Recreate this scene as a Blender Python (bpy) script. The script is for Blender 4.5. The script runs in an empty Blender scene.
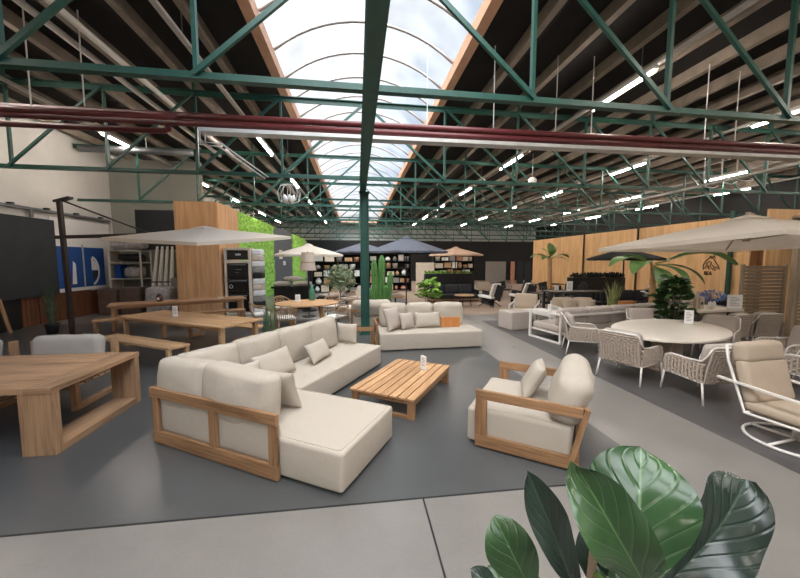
import bpy, bmesh, math, random
from mathutils import Vector, Matrix, noise
R = math.radians; PI = math.pi
random.seed(7)
SC = bpy.context.scene
COL = SC.collection

# ------------------------------------------------------------------ materials
def lin(c):
    return tuple(((x/255)/12.92 if x/255 <= .04045 else ((x/255+.055)/1.055)**2.4) for x in c) + (1,)

def new_mat(name):
    m = bpy.data.materials.new(name); m.use_nodes = True
    nt = m.node_tree; b = nt.nodes['Principled BSDF']
    return m, nt, b

def N(nt, t, **kw):
    n = nt.nodes.new(t)
    for k, v in kw.items():
        if k in n.inputs.keys(): n.inputs[k].default_value = v
        else: setattr(n, k, v)
    return n

def plain(name, rgb, rough=.6, metal=0, var=.12, scale=6, bump=0, bscale=60, spec=.5):
    m, nt, b = new_mat(name); c = lin(rgb); L = nt.links
    tc = N(nt, 'ShaderNodeTexCoord'); nz = N(nt, 'ShaderNodeTexNoise', Scale=scale, Detail=4.0)
    L.new(tc.outputs['Object'], nz.inputs['Vector'])
    cr = N(nt, 'ShaderNodeValToRGB')
    cr.color_ramp.elements[0].position = .3; cr.color_ramp.elements[1].position = .7
    cr.color_ramp.elements[0].color = tuple(x*(1-var) for x in c[:3])+(1,)
    cr.color_ramp.elements[1].color = tuple(min(1, x*(1+var)) for x in c[:3])+(1,)
    L.new(nz.outputs['Fac'], cr.inputs['Fac']); L.new(cr.outputs['Color'], b.inputs['Base Color'])
    b.inputs['Roughness'].default_value = rough; b.inputs['Metallic'].default_value = metal
    b.inputs['Specular IOR Level'].default_value = spec
    if bump:
        n2 = N(nt, 'ShaderNodeTexNoise', Scale=bscale, Detail=3.0); L.new(tc.outputs['Object'], n2.inputs['Vector'])
        bp = N(nt, 'ShaderNodeBump', Strength=bump, Distance=.01); L.new(n2.outputs['Fac'], bp.inputs['Height'])
        L.new(bp.outputs['Normal'], b.inputs['Normal'])
    return m

def fabric(name, rgb, weave=260, var=.06, bump=.25, trans=0):
    m, nt, b = new_mat(name); c = lin(rgb); L = nt.links
    tc = N(nt, 'ShaderNodeTexCoord')
    nz = N(nt, 'ShaderNodeTexNoise', Scale=weave*.5, Detail=2.0); L.new(tc.outputs['Object'], nz.inputs['Vector'])
    cr = N(nt, 'ShaderNodeValToRGB')
    cr.color_ramp.elements[0].color = tuple(x*(1-var*2.2) for x in c[:3])+(1,)
    cr.color_ramp.elements[1].color = tuple(min(1, x*(1+var)) for x in c[:3])+(1,)
    L.new(nz.outputs['Fac'], cr.inputs['Fac']); L.new(cr.outputs['Color'], b.inputs['Base Color'])
    n2 = N(nt, 'ShaderNodeTexNoise', Scale=9.0, Detail=3.0); L.new(tc.outputs['Object'], n2.inputs['Vector'])
    ad = N(nt, 'ShaderNodeMath', operation='MULTIPLY_ADD'); ad.inputs[1].default_value = .15
    L.new(nz.outputs['Fac'], ad.inputs[0]); L.new(n2.outputs['Fac'], ad.inputs[2])
    bp = N(nt, 'ShaderNodeBump', Strength=bump, Distance=.02); L.new(ad.outputs[0], bp.inputs['Height'])
    L.new(bp.outputs['Normal'], b.inputs['Normal'])
    b.inputs['Roughness'].default_value = .95; b.inputs['Specular IOR Level'].default_value = .15
    if trans:
        tr = N(nt, 'ShaderNodeBsdfTranslucent'); L.new(cr.outputs['Color'], tr.inputs['Color'])
        ms = N(nt, 'ShaderNodeMixShader'); ms.inputs[0].default_value = trans
        L.new(b.outputs[0], ms.inputs[1]); L.new(tr.outputs[0], ms.inputs[2]); L.new(ms.outputs[0], nt.nodes['Material Output'].inputs['Surface'])
    return m

def wood(name, dark, light, rough=.5, gscale=1.0, tone=.5):
    """grain along U (metres), V across"""
    m, nt, b = new_mat(name); L = nt.links
    uv = N(nt, 'ShaderNodeUVMap')
    mp = N(nt, 'ShaderNodeMapping'); mp.inputs['Scale'].default_value = (1.6*gscale, 34*gscale, 1)
    L.new(uv.outputs['UV'], mp.inputs['Vector'])
    n1 = N(nt, 'ShaderNodeTexNoise', Scale=1.0, Detail=5.0, Roughness=.65, Distortion=.6); L.new(mp.outputs['Vector'], n1.inputs['Vector'])
    mp2 = N(nt, 'ShaderNodeMapping'); mp2.inputs['Scale'].default_value = (.7, 3.1, 1)
    L.new(uv.outputs['UV'], mp2.inputs['Vector'])
    n2 = N(nt, 'ShaderNodeTexNoise', Scale=1.0, Detail=1.0); L.new(mp2.outputs['Vector'], n2.inputs['Vector'])
    ma = N(nt, 'ShaderNodeMath', operation='MULTIPLY_ADD'); ma.inputs[1].default_value = tone
    L.new(n2.outputs['Fac'], ma.inputs[0]); L.new(n1.outputs['Fac'], ma.inputs[2])
    cr = N(nt, 'ShaderNodeValToRGB')
    cr.color_ramp.elements[0].position = .48; cr.color_ramp.elements[1].position = .98
    cr.color_ramp.elements[0].color = lin(dark); cr.color_ramp.elements[1].color = lin(light)
    L.new(ma.outputs[0], cr.inputs['Fac']); L.new(cr.outputs['Color'], b.inputs['Base Color'])
    bp = N(nt, 'ShaderNodeBump', Strength=.12, Distance=.005); L.new(n1.outputs['Fac'], bp.inputs['Height'])
    L.new(bp.outputs['Normal'], b.inputs['Normal'])
    b.inputs['Roughness'].default_value = rough; b.inputs['Specular IOR Level'].default_value = .35
    return m

def concrete(name, rgb, var, rough, stain=1.1, scr=0.0):
    m, nt, b = new_mat(name); L = nt.links; c = lin(rgb)
    tc = N(nt, 'ShaderNodeTexCoord')
    a = N(nt, 'ShaderNodeTexNoise', Scale=stain, Detail=7.0, Roughness=.62); L.new(tc.outputs['Object'], a.inputs['Vector'])
    f = N(nt, 'ShaderNodeTexNoise', Scale=38.0, Detail=4.0); L.new(tc.outputs['Object'], f.inputs['Vector'])
    mx = N(nt, 'ShaderNodeMath', operation='MULTIPLY_ADD'); mx.inputs[1].default_value = .28
    L.new(f.outputs['Fac'], mx.inputs[0]); L.new(a.outputs['Fac'], mx.inputs[2])
    cr = N(nt, 'ShaderNodeValToRGB'); cr.color_ramp.elements[0].position = .3; cr.color_ramp.elements[1].position = .98
    cr.color_ramp.elements[0].color = tuple(x*(1-var) for x in c[:3])+(1,)
    cr.color_ramp.elements[1].color = tuple(min(1, x*(1+var)) for x in c[:3])+(1,)
    L.new(mx.outputs[0], cr.inputs['Fac'])
    col = cr.outputs['Color']
    if scr:
        mp = N(nt, 'ShaderNodeMapping'); mp.inputs['Rotation'].default_value = (0, 0, .7); mp.inputs['Scale'].default_value = (1.2, 14, 1)
        L.new(tc.outputs['Object'], mp.inputs['Vector'])
        s = N(nt, 'ShaderNodeTexNoise', Scale=1.3, Detail=8.0, Roughness=.75, Distortion=1.6); L.new(mp.outputs['Vector'], s.inputs['Vector'])
        r2 = N(nt, 'ShaderNodeValToRGB'); r2.color_ramp.elements[0].position = .63; r2.color_ramp.elements[1].position = .72
        L.new(s.outputs['Fac'], r2.inputs['Fac'])
        mm = N(nt, 'ShaderNodeMath', operation='MULTIPLY'); mm.inputs[1].default_value = scr; L.new(r2.outputs['Color'], mm.inputs[0])
        mi = N(nt, 'ShaderNodeMixRGB'); mi.inputs['Color2'].default_value = tuple(min(1, x*2.6) for x in c[:3])+(1,)
        L.new(mm.outputs[0], mi.inputs['Fac']); L.new(col, mi.inputs['Color1']); col = mi.outputs['Color']
    L.new(col, b.inputs['Base Color'])
    rr = N(nt, 'ShaderNodeMapRange'); rr.inputs['To Min'].default_value = rough-.02; rr.inputs['To Max'].default_value = rough+.06
    L.new(a.outputs['Fac'], rr.inputs['Value']); L.new(rr.outputs[0], b.inputs['Roughness'])
    bp = N(nt, 'ShaderNodeBump', Strength=.06, Distance=.01); L.new(f.outputs['Fac'], bp.inputs['Height']); L.new(bp.outputs['Normal'], b.inputs['Normal'])
    return m

def emit(name, rgb, s):
    m, nt, b = new_mat(name)
    b.inputs['Base Color'].default_value = lin(rgb); b.inputs['Emission Color'].default_value = lin(rgb); b.inputs['Emission Strength'].default_value = s
    return m

def leafmat(name, c1, c2, rough=.35, vein=None, nveins=0, trans=.15):
    """UV: u along the blade 0..1, v across -1..1"""
    m, nt, b = new_mat(name); L = nt.links
    tc = N(nt, 'ShaderNodeTexCoord'); nz = N(nt, 'ShaderNodeTexNoise', Scale=5.0, Detail=4.0); L.new(tc.outputs['Object'], nz.inputs['Vector'])
    cr = N(nt, 'ShaderNodeValToRGB'); cr.color_ramp.elements[0].position = .32; cr.color_ramp.elements[1].position = .7
    cr.color_ramp.elements[0].color = lin(c1); cr.color_ramp.elements[1].color = lin(c2)
    L.new(nz.outputs['Fac'], cr.inputs['Fac']); col = cr.outputs['Color']
    if vein:
        uv = N(nt, 'ShaderNodeUVMap'); sp = N(nt, 'ShaderNodeSeparateXYZ'); L.new(uv.outputs['UV'], sp.inputs[0])
        ab = N(nt, 'ShaderNodeMath', operation='ABSOLUTE'); L.new(sp.outputs['Y'], ab.inputs[0])
        mid = N(nt, 'ShaderNodeMapRange'); mid.inputs['From Min'].default_value = .012; mid.inputs['From Max'].default_value = .04
        mid.inputs['To Min'].default_value = 1; mid.inputs['To Max'].default_value = 0; L.new(ab.outputs[0], mid.inputs['Value'])
        k = N(nt, 'ShaderNodeMath', operation='MULTIPLY_ADD'); k.inputs[1].default_value = -.42; L.new(ab.outputs[0], k.inputs[0]); L.new(sp.outputs['X'], k.inputs[2])
        q = N(nt, 'ShaderNodeMath', operation='MULTIPLY'); q.inputs[1].default_value = nveins; L.new(k.outputs[0], q.inputs[0])
        fr = N(nt, 'ShaderNodeMath', operation='PINGPONG'); fr.inputs[1].default_value = .5; L.new(q.outputs[0], fr.inputs[0])
        lv = N(nt, 'ShaderNodeMapRange'); lv.inputs['From Min'].default_value = .0; lv.inputs['From Max'].default_value = .045
        lv.inputs['To Min'].default_value = .6; lv.inputs['To Max'].default_value = 0; L.new(fr.outputs[0], lv.inputs['Value'])
        mx = N(nt, 'ShaderNodeMath', operation='MAXIMUM'); L.new(mid.outputs[0], mx.inputs[0]); L.new(lv.outputs[0], mx.inputs[1])
        mi = N(nt, 'ShaderNodeMixRGB'); mi.inputs['Color2'].default_value = lin(vein)
        L.new(mx.outputs[0], mi.inputs['Fac']); L.new(col, mi.inputs['Color1']); col = mi.outputs['Color']
        vor = N(nt, 'ShaderNodeTexNoise', Scale=22.0, Detail=2.0); L.new(tc.outputs['Object'], vor.inputs['Vector'])
        bl = N(nt, 'ShaderNodeMapRange'); bl.inputs['From Max'].default_value = .16; L.new(fr.outputs[0], bl.inputs['Value'])
        h = N(nt, 'ShaderNodeMath', operation='MULTIPLY_ADD'); h.inputs[1].default_value = .5; L.new(vor.outputs['Fac'], h.inputs[0]); L.new(bl.outputs[0], h.inputs[2])
        bp = N(nt, 'ShaderNodeBump', Strength=.3, Distance=.006); L.new(h.outputs[0], bp.inputs['Height']); L.new(bp.outputs['Normal'], b.inputs['Normal'])
    L.new(col, b.inputs['Base Color']); b.inputs['Roughness'].default_value = rough
    if trans:
        b.inputs['Subsurface Weight'].default_value = 0
        tr = N(nt, 'ShaderNodeBsdfTranslucent'); L.new(col, tr.inputs['Color'])
        ms = N(nt, 'ShaderNodeMixShader'); ms.inputs[0].default_value = trans
        out = nt.nodes['Material Output']; L.new(b.outputs[0], ms.inputs[1]); L.new(tr.outputs[0], ms.inputs[2]); L.new(ms.outputs[0], out.inputs['Surface'])
    return m

# ------------------------------------------------------------------ mesh builder
def frame(a, b, up=(0, 0, 1)):
    z = (b-a).normalized(); u = Vector(up)
    if abs(z.dot(u)) > .98: u = Vector((0, 1, 0)) if abs(z.y) < .9 else Vector((1, 0, 0))
    x = u.cross(z).normalized(); y = z.cross(x)
    return x, y, z

class MB:
    def __init__(s): s.v = []; s.f = []; s.uv = []; s.sm = []; s.M = Matrix.Identity(4); s.bev = []
    def put(s, verts, faces, uvs=None, smooth=False):
        o = len(s.v); s.v += [s.M @ Vector(p) for p in verts]
        for i, f in enumerate(faces):
            s.f.append([o+k for k in f]); s.sm.append(smooth)
            s.uv.append(uvs[i] if uvs else [(verts[k][0], verts[k][1]) for k in f])
    def hexa(s, P, L, uo=None):
        """8 corners ordered 0-3 start ring, 4-7 end ring; grain runs start->end"""
        P = [Vector(p) for p in P]
        F = [(0, 3, 2, 1), (4, 5, 6, 7), (0, 1, 5, 4), (1, 2, 6, 5), (2, 3, 7, 6), (3, 0, 4, 7)]
        du, dv = random.random()*40, random.random()*40
        w = (P[1]-P[0]).length; h = (P[3]-P[0]).length
        U = []
        U.append([(du, dv), (du+h*.2, dv), (du+h*.2, dv+w), (du, dv+w)])
        U.append([(du, dv), (du, dv+w), (du+h*.2, dv+w), (du+h*.2, dv)])
        o = 0
        for k, d in enumerate((w, h, w, h)):
            U.append([(du, dv+o), (du, dv+o+d), (du+L, dv+o+d), (du+L, dv+o)]); o += d
        s.put(P, F, U)
    def box(s, x0, x1, y0, y1, z0, z1, grain=None):
        d = (x1-x0, y1-y0, z1-z0); g = grain if grain is not None else max(range(3), key=lambda i: d[i])
        if g == 0: P = [(x0, y0, z0), (x0, y1, z0), (x0, y1, z1), (x0, y0, z1), (x1, y0, z0), (x1, y1, z0), (x1, y1, z1), (x1, y0, z1)]
        elif g == 1: P = [(x0, y0, z0), (x0, y0, z1), (x1, y0, z1), (x1, y0, z0), (x0, y1, z0), (x0, y1, z1), (x1, y1, z1), (x1, y1, z0)]
        else: P = [(x0, y0, z0), (x1, y0, z0), (x1, y1, z0), (x0, y1, z0), (x0, y0, z1), (x1, y0, z1), (x1, y1, z1), (x0, y1, z1)]
        s.hexa(P, d[g])
    def bar(s, a, b, w, h, up=(0, 0, 1)):
        a = Vector(a); b = Vector(b); x, y, z = frame(a, b, up); x = x*w/2; y = y*h/2
        s.hexa([a-x-y, a+x-y, a+x+y, a-x+y, b-x-y, b+x-y, b+x+y, b-x+y], (b-a).length)
    def tube(s, pts, r, n=8, closed=False, cap=True):
        pts = [Vector(p) for p in pts]; m = len(pts)
        rs = r if isinstance(r, (list, tuple)) else [r]*m
        V = []; F = []; U = []
        px = None
        for i, p in enumerate(pts):
            if closed: t = pts[(i+1) % m]-pts[i-1]
            else: t = pts[min(i+1, m-1)]-pts[max(i-1, 0)]
            t.normalize()
            if px is None: px, _, _ = frame(Vector((0, 0, 0)), t)
            px = (px-t*px.dot(t)).normalized(); py = t.cross(px)
            for k in range(n):
                a = 2*PI*k/n; V.append(p+(px*math.cos(a)+py*math.sin(a))*rs[i])
        for i in range(m if closed else m-1):
            j = (i+1) % m
            for k in range(n):
                k2 = (k+1) % n; F.append((i*n+k, i*n+k2, j*n+k2, j*n+k)); U.append([(i*.1, k*.02), (i*.1, k*.02+.02), (i*.1+.1, k*.02+.02), (i*.1+.1, k*.02)])
        if cap and not closed:
            F.append(tuple(range(n))[::-1]); U.append([(0, 0)]*n); F.append(tuple((m-1)*n+k for k in range(n))); U.append([(0, 0)]*n)
        s.put(V, F, U, True)
    def lathe(s, prof, n=24, c=(0, 0, 0), cap=True):
        V = []; F = []; c = Vector(c)
        for r, z in prof:
            for k in range(n): V.append(c+Vector((r*math.cos(2*PI*k/n), r*math.sin(2*PI*k/n), z)))
        for i in range(len(prof)-1):
            for k in range(n):
                k2 = (k+1) % n; F.append((i*n+k, i*n+k2, (i+1)*n+k2, (i+1)*n+k))
        if cap: F.append(tuple(range(n))[::-1]); F.append(tuple((len(prof)-1)*n+k for k in range(n)))
        s.put(V, F, None, True)
    def prism(s, poly, z0, z1):
        n = len(poly); V = [(x, y, z0) for x, y in poly]+[(x, y, z1) for x, y in poly]
        F = [tuple(range(n))[::-1], tuple(range(n, 2*n))]+[(i, (i+1) % n, n+(i+1) % n, n+i) for i in range(n)]
        s.put(V, F)
    def cushion(s, c, size, r=.06, crown=.02, bulge=.01, n=8, k=3, wr=.004, seed=0, rot=None):
        """soft rounded block: corners rounded by r, faces puffed"""
        h = [x/2 for x in size]; r = min(r, *[x*.98 for x in h])
        T = Matrix.Translation(Vector(c)) @ (rot.to_4x4() if rot else Matrix.Identity(4))
        def axis(hh):
            inn = hh-r; a = [-(inn+r*math.tan(PI/4*(i/k))) for i in range(k, 0, -1)]
            m = max(2, int(n*min(1, hh/max(h))+.5)); a += [-inn+2*inn*i/m for i in range(m+1)]
            a += [inn+r*math.tan(PI/4*(i/k)) for i in range(1, k+1)]; return a
        A = [axis(x) for x in h]; idx = {}; V = []; F = []
        def vert(i, j, l):
            key = (i, j, l)
            if key in idx: return idx[key]
            p = Vector((A[0][i], A[1][j], A[2][l])); q = Vector([max(-(h[t]-r), min(h[t]-r, p[t])) for t in range(3)])
            d = p-q; p = q+d.normalized()*r if d.length > 1e-9 else p
            w = [max(0, 1-(p[t]/h[t])**2) for t in range(3)]
            p = Vector((p.x+bulge*w[1]*w[2]*p.x/h[0], p.y+bulge*w[0]*w[2]*p.y/h[1], p.z+crown*(w[0]*w[1])**.6*p.z/h[2]))
            if wr:
                nv = noise.noise_vector(Vector((p.x*5+seed*7.3, p.y*5, p.z*5)))
                p += nv*wr*1.6
            idx[key] = len(V); V.append(T @ p); return idx[key]
        n0, n1, n2 = [len(a) for a in A]
        for i in range(n0-1):
            for j in range(n1-1):
                F.append((vert(i, j, 0), vert(i, j+1, 0), vert(i+1, j+1, 0), vert(i+1, j, 0)))
                F.append((vert(i, j, n2-1), vert(i+1, j, n2-1), vert(i+1, j+1, n2-1), vert(i, j+1, n2-1)))
        for i in range(n0-1):
            for l in range(n2-1):
                F.append((vert(i, 0, l), vert(i+1, 0, l), vert(i+1, 0, l+1), vert(i, 0, l+1)))
                F.append((vert(i, n1-1, l), vert(i, n1-1, l+1), vert(i+1, n1-1, l+1), vert(i+1, n1-1, l)))
        for j in range(n1-1):
            for l in range(n2-1):
                F.append((vert(0, j, l), vert(0, j, l+1), vert(0, j+1, l+1), vert(0, j+1, l)))
                F.append((vert(n0-1, j, l), vert(n0-1, j+1, l), vert(n0-1, j+1, l+1), vert(n0-1, j, l+1)))
        s.put(V, F, None, True)
    def pillow(s, c, w, h, t, rot=None, n=14, seed=0, wr=.008):
        """scatter pillow in its local XZ plane, thickness along Y"""
        T = Matrix.Translation(Vector(c)) @ (rot.to_4x4() if rot else Matrix.Identity(4))
        V = []; F = []
        for side in (-1, 1):
            for i in range(n+1):
                for j in range(n+1):
                    a = math.sin((2*i/n-1)*PI/2); b = math.sin((2*j/n-1)*PI/2)
                    x = a*w/2*(1-.07*(1-b*b)*abs(a)); z = b*h/2*(1-.07*(1-a*a)*abs(b))
                    y = side*t/2*((1-a**4)*(1-b**4))**.55
                    if abs(y) > 1e-6:
                        y += noise.noise(Vector((x*6+seed, z*6, side)))*wr*1.5
                    V.append(T @ Vector((x, y, z)))
        m = n+1
        for sd in (0, 1):
            for i in range(n):
                for j in range(n):
                    q = [sd*m*m+i*m+j, sd*m*m+(i+1)*m+j, sd*m*m+(i+1)*m+j+1, sd*m*m+i*m+j+1]
                    F.append(tuple(q if sd == 0 else q[::-1]))
        s.put(V, F, None, True)
    def leaf(s, base, tip, nrm, width, bend=.1, fold=.15, wave=0, n=8, m=4, shape='oval', seed=0, twist=0):
        b = Vector(base); t = Vector(tip); d = t-b; Ln = d.length; d.normalize()
        nr = Vector(nrm); nr = (nr-d*nr.dot(d)).normalized(); sd = d.cross(nr)
        V = []; F = []; U = []
        for i in range(n+1):
            u = i/n
            if shape == 'oval': w = math.sin(PI*min(1, u*.96+.02))**.75
            elif shape == 'fiddle': w = (math.sin(PI*u**1.25)**.62)*(.62+.38*u) if 0 < u < 1 else .03
            elif shape == 'blade': w = (1-u)**.6*min(1, .55+u*2)
            elif shape == 'lance': w = math.sin(PI*min(1, u**.8*.98+.02))**.9
            else: w = 1
            w = max(w, .015)*width/2
            c = b+d*Ln*u+nr*(math.sin(PI*u*.9)*bend*Ln)
            a = twist*u
            s2 = sd*math.cos(a)+nr*math.sin(a); n2 = nr*math.cos(a)-sd*math.sin(a)
            for j in range(2*m+1):
                q = j/m-1
                wv = wave*math.sin(u*9+seed+(2.1 if q > 0 else 0))*abs(q)**1.5
                V.append(c+s2*(q*w*math.cos(fold))+n2*(abs(q)*w*math.sin(fold)+wv*width))
        k = 2*m+1
        for i in range(n):
            for j in range(2*m):
                F.append((i*k+j, i*k+j+1, (i+1)*k+j+1, (i+1)*k+j))
                U.append([(i/n, j/m-1), (i/n, (j+1)/m-1), ((i+1)/n, (j+1)/m-1), ((i+1)/n, j/m-1)])
        s.put(V, F, U, True)
    def build(s, name, m, parent=None, bevel=0, seg=2):
        me = bpy.data.meshes.new(name)
        me.from_pydata([tuple(v) for v in s.v], [], s.f)
        uvl = me.uv_layers.new(name='UVMap')
        fl = [c for f in s.uv for p in f for c in p]
        uvl.data.foreach_set('uv', fl)
        me.polygons.foreach_set('use_smooth', s.sm); me.update()
        if bevel:
            bm = bmesh.new(); bm.from_mesh(me)
            ed = [e for e in bm.edges if len(e.link_faces) == 2 and e.calc_face_angle(0) > .6]
            bmesh.ops.bevel(bm, geom=ed, offset=bevel, segments=seg, profile=.6, affect='EDGES', clamp_overlap=True)
            bm.to_mesh(me); bm.free()
        me.materials.append(m)
        o = bpy.data.objects.new(name, me); COL.objects.link(o)
        if parent: o.parent = parent
        return o

def thing(name, label, cat, loc=(0, 0, 0), rz=0, group=None):
    o = bpy.data.objects.new(name, None); COL.objects.link(o); o.empty_display_size = .1
    o.location = loc; o.rotation_euler = (0, 0, rz); return tag(o, label, cat, group)
def tag(o, label, cat, group=None, kind='thing'):
    o['label'] = label; o['category'] = cat; o['kind'] = kind
    if group: o['group'] = group
    return o
def struct(o, label=None, cat=None):
    o['kind'] = 'structure'
    if label: o['label'] = label
    if cat: o['category'] = cat
    return o
KIDS = {}
def copy_tree(o, parent=None):
    c = o.copy(); COL.objects.link(c)
    if parent: c.parent = parent; c.matrix_parent_inverse = o.matrix_parent_inverse.copy()
    for ch in [x for x in list(COL.objects) if x.parent == o]: copy_tree(ch, c)
    return c
def dup(o, loc, rz, label, scale=None):
    c = copy_tree(o); c.location = loc; c.rotation_euler = (0, 0, rz); c['label'] = label
    if scale: c.scale = scale
    return c
def part(name, m, parent, fn, bevel=0, seg=2):
    b = MB(); fn(b); return b.build(name, m, parent, bevel, seg)
def RX(a): return Matrix.Rotation(a, 3, 'X')
def RY(a): return Matrix.Rotation(a, 3, 'Y')
def RZ(a): return Matrix.Rotation(a, 3, 'Z')
def arc(c, r, a0, a1, n, ax=(1, 0, 0), ay=(0, 0, 1)):
    c = Vector(c); ax = Vector(ax); ay = Vector(ay)
    return [c+(ax*math.cos(a0+(a1-a0)*i/n)+ay*math.sin(a0+(a1-a0)*i/n))*r for i in range(n+1)]

# ------------------------------------------------------------------ palette
M = {}
M['fab'] = fabric('cream_fabric', (174, 164, 151))
M['fab_grey'] = fabric('greige_fabric', (172, 160, 151))
M['fab_beige'] = fabric('beige_fabric', (172, 155, 136))
M['fab_dark'] = fabric('charcoal_fabric', (52, 52, 54))
M['fab_white'] = fabric('white_fabric', (222, 218, 210))
M['canvas'] = fabric('cream_canvas', (222, 210, 194), weave=500, bump=.05, trans=.38)
M['canvas_grey'] = fabric('grey_canvas', (84, 86, 95), weave=500, bump=.05)
M['canvas_dark'] = fabric('dark_canvas', (45, 44, 45), weave=500, bump=.05)
M['canvas_taupe'] = fabric('taupe_canvas', (190, 158, 134), weave=500, bump=.05)
M['teak'] = wood('teak', (98, 70, 46), (166, 127, 92))
M['teak_light'] = wood('teak_light', (138, 100, 66), (200, 158, 116))
M['teak_old'] = wood('weathered_teak', (66, 48, 35), (166, 128, 94), rough=.6, tone=.8)
M['teak_pale'] = wood('pale_teak', (150, 112, 76), (200, 162, 120), rough=.55)
M['ply'] = wood('plywood', (188, 138, 92), (226, 180, 132), rough=.6, gscale=.35)
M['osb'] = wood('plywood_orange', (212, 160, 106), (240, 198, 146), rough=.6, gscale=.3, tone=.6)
M['ply_shade'] = wood('plywood_shaded', (120, 84, 56), (150, 108, 74), rough=.6, gscale=.3)  # shaded copy of the orange plywood, shade put into the colour
M['fence_wood'] = wood('brown_board', (70, 42, 28), (112, 70, 46), rough=.65, gscale=.6)
M['louvre_wood'] = wood('grey_louvre_wood', (120, 104, 86), (170, 150, 126), rough=.6)
M['green'] = plain('green_paint', (30, 74, 63), .42, 0, .14, 9)
M['red'] = plain('red_pipe_paint', (92, 30, 32), .45, 0, .15, 8)
M['galv'] = plain('pale_conduit', (196, 194, 190), .45, .2, .1)
M['grey_metal'] = plain('grey_metal', (120, 122, 124), .45, .6, .1)
M['black'] = plain('black_metal', (28, 28, 29), .5, .2, .2)
M['bronze'] = plain('dark_bronze_metal', (52, 42, 38), .45, .4, .15)
M['white_metal'] = plain('white_powder_coat', (214, 208, 200), .45, .1, .04)
M['black_panel'] = plain('black_panel', (38, 42, 45), .75, 0, .15, 2)
M['wall_white'] = plain('pale_wall_paint', (196, 194, 188), .85, 0, .05, 1.5, .1, 30)
M['wall_grey'] = plain('greygreen_wall', (150, 150, 140), .85, 0, .08, 1.2)
M['wall_dark'] = plain('black_wall', (26, 24, 24), .85, 0, .15, 1.5)
M['deck'] = plain('dark_roof_deck', (24, 20, 19), .95, 0, .25, 3, .2, 20)
M['purlin'] = plain('bare_concrete_beam', (130, 118, 105), .9, 0, .18, 3, .3, 25)
M['curb'] = plain('wooden_curb', (196, 152, 122), .75, 0, .12, 3)
M['rib'] = plain('glazing_rib', (170, 160, 152), .5, .3, .05)
M['white'] = plain('white_card', (232, 230, 226), .6, 0, .02)
M['ink'] = plain('grey_print', (110, 108, 106), .7, 0, .05)
M['wicker'] = plain('light_wicker', (172, 157, 143), .65, 0, .14, 60)
M['rattan'] = plain('tan_rattan', (150, 120, 88), .6, 0, .15, 40)
M['stone_top'] = plain('cream_ceramic_top', (216, 206, 192), .35, 0, .03, 3)
M['blue'] = plain('blue_board', (24, 72, 140), .6, 0, .06, 4)
M['pot_black'] = plain('black_pot', (30, 30, 31), .5, 0, .1)
M['pot_grey'] = plain('grey_pot', (140, 136, 130), .7, 0, .1)
M['soil'] = plain('soil', (50, 38, 28), .95, 0, .3, 40, .5, 60)
M['moss'] = plain('moss_green', (150, 200, 84), .9, 0, .45, 9, .9, 26)
M['grey_board'] = plain('grey_board', (88, 90, 92), .75, 0, .12, 3)
M['trunk'] = plain('tan_trunk', (186, 142, 100), .8, 0, .2, 9, .5, 30)
M['bark'] = plain('grey_bark', (104, 86, 68), .85, 0, .2, 12, .6, 40)
M['leaf_banana'] = leafmat('banana_leaf', (34, 72, 36), (80, 120, 62), .4, (130, 165, 95), 0)
M['leaf_dark'] = leafmat('dark_leaf', (30, 58, 30), (70, 104, 54), .35)
M['leaf_light'] = leafmat('light_leaf', (86, 130, 44), (140, 172, 70), .45)
M['leaf_olive'] = leafmat('olive_leaf', (92, 110, 78), (150, 160, 126), .55)
M['leaf_grass'] = leafmat('grass_leaf', (46, 74, 54), (88, 112, 84), .5)
M['leaf_snake'] = leafmat('snake_leaf', (92, 106, 62), (170, 172, 110), .5)
M['cactus'] = plain('cactus_skin', (70, 112, 52), .6, 0, .2, 8, .3, 40)
M['fig'] = leafmat('fig_leaf', (38, 64, 38), (62, 90, 54), .2, (92, 120, 80), 6, .08)
M['fig_dark'] = leafmat('fig_leaf_dark', (30, 42, 36), (46, 60, 50), .26, (58, 72, 60), 7, .05)
M['fig_green'] = leafmat('fig_leaf_green', (36, 58, 35), (56, 84, 47), .26, (76, 106, 62), 6, .1)
M['tube'] = emit('tube_glow', (255, 243, 232), 112)
M['screen_black'] = plain('black_glass', (14, 14, 15), .2, 0, .1)
M['peach'] = plain('peach_goods', (196, 138, 110), .8, 0, .2, 5)
M['cream'] = plain('cream_goods', (206, 190, 170), .8, 0, .1, 5)
M['flower'] = plain('blue_petals', (110, 128, 176), .8, 0, .25, 30)
M['bottle'] = plain('green_glass', (60, 110, 90), .25, 0, .1)
M['plastic'] = plain('clear_wrap', (170, 166, 164), .25, 0, .25, 9)
M['brown_box'] = plain('brown_carton', (92, 72, 62), .8, 0, .2, 4)
M['orange_wood'] = wood('orange_wood', (176, 106, 52), (214, 148, 88))
# ================================================================== camera, world
cam = bpy.data.cameras.new('camera'); co = bpy.data.objects.new('camera', cam); COL.objects.link(co)
co.location = (0, 0, 2.1); co.rotation_euler = (PI/2-math.atan(28/335), 0, -R(7.3))
cam.sensor_width = 36; cam.lens = 335/800*36; cam.clip_start = .05; cam.clip_end = 300
SC.camera = co
SC.view_settings.view_transform = 'Standard'; SC.view_settings.look = 'None'; SC.view_settings.gamma = 1
SC.view_settings.exposure = 0.74
SC.cycles.use_denoising = True
SC.cycles.max_bounces = 8; SC.cycles.diffuse_bounces = 5; SC.cycles.transparent_max_bounces = 12
SC.cycles.sample_clamp_indirect = 6

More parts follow.
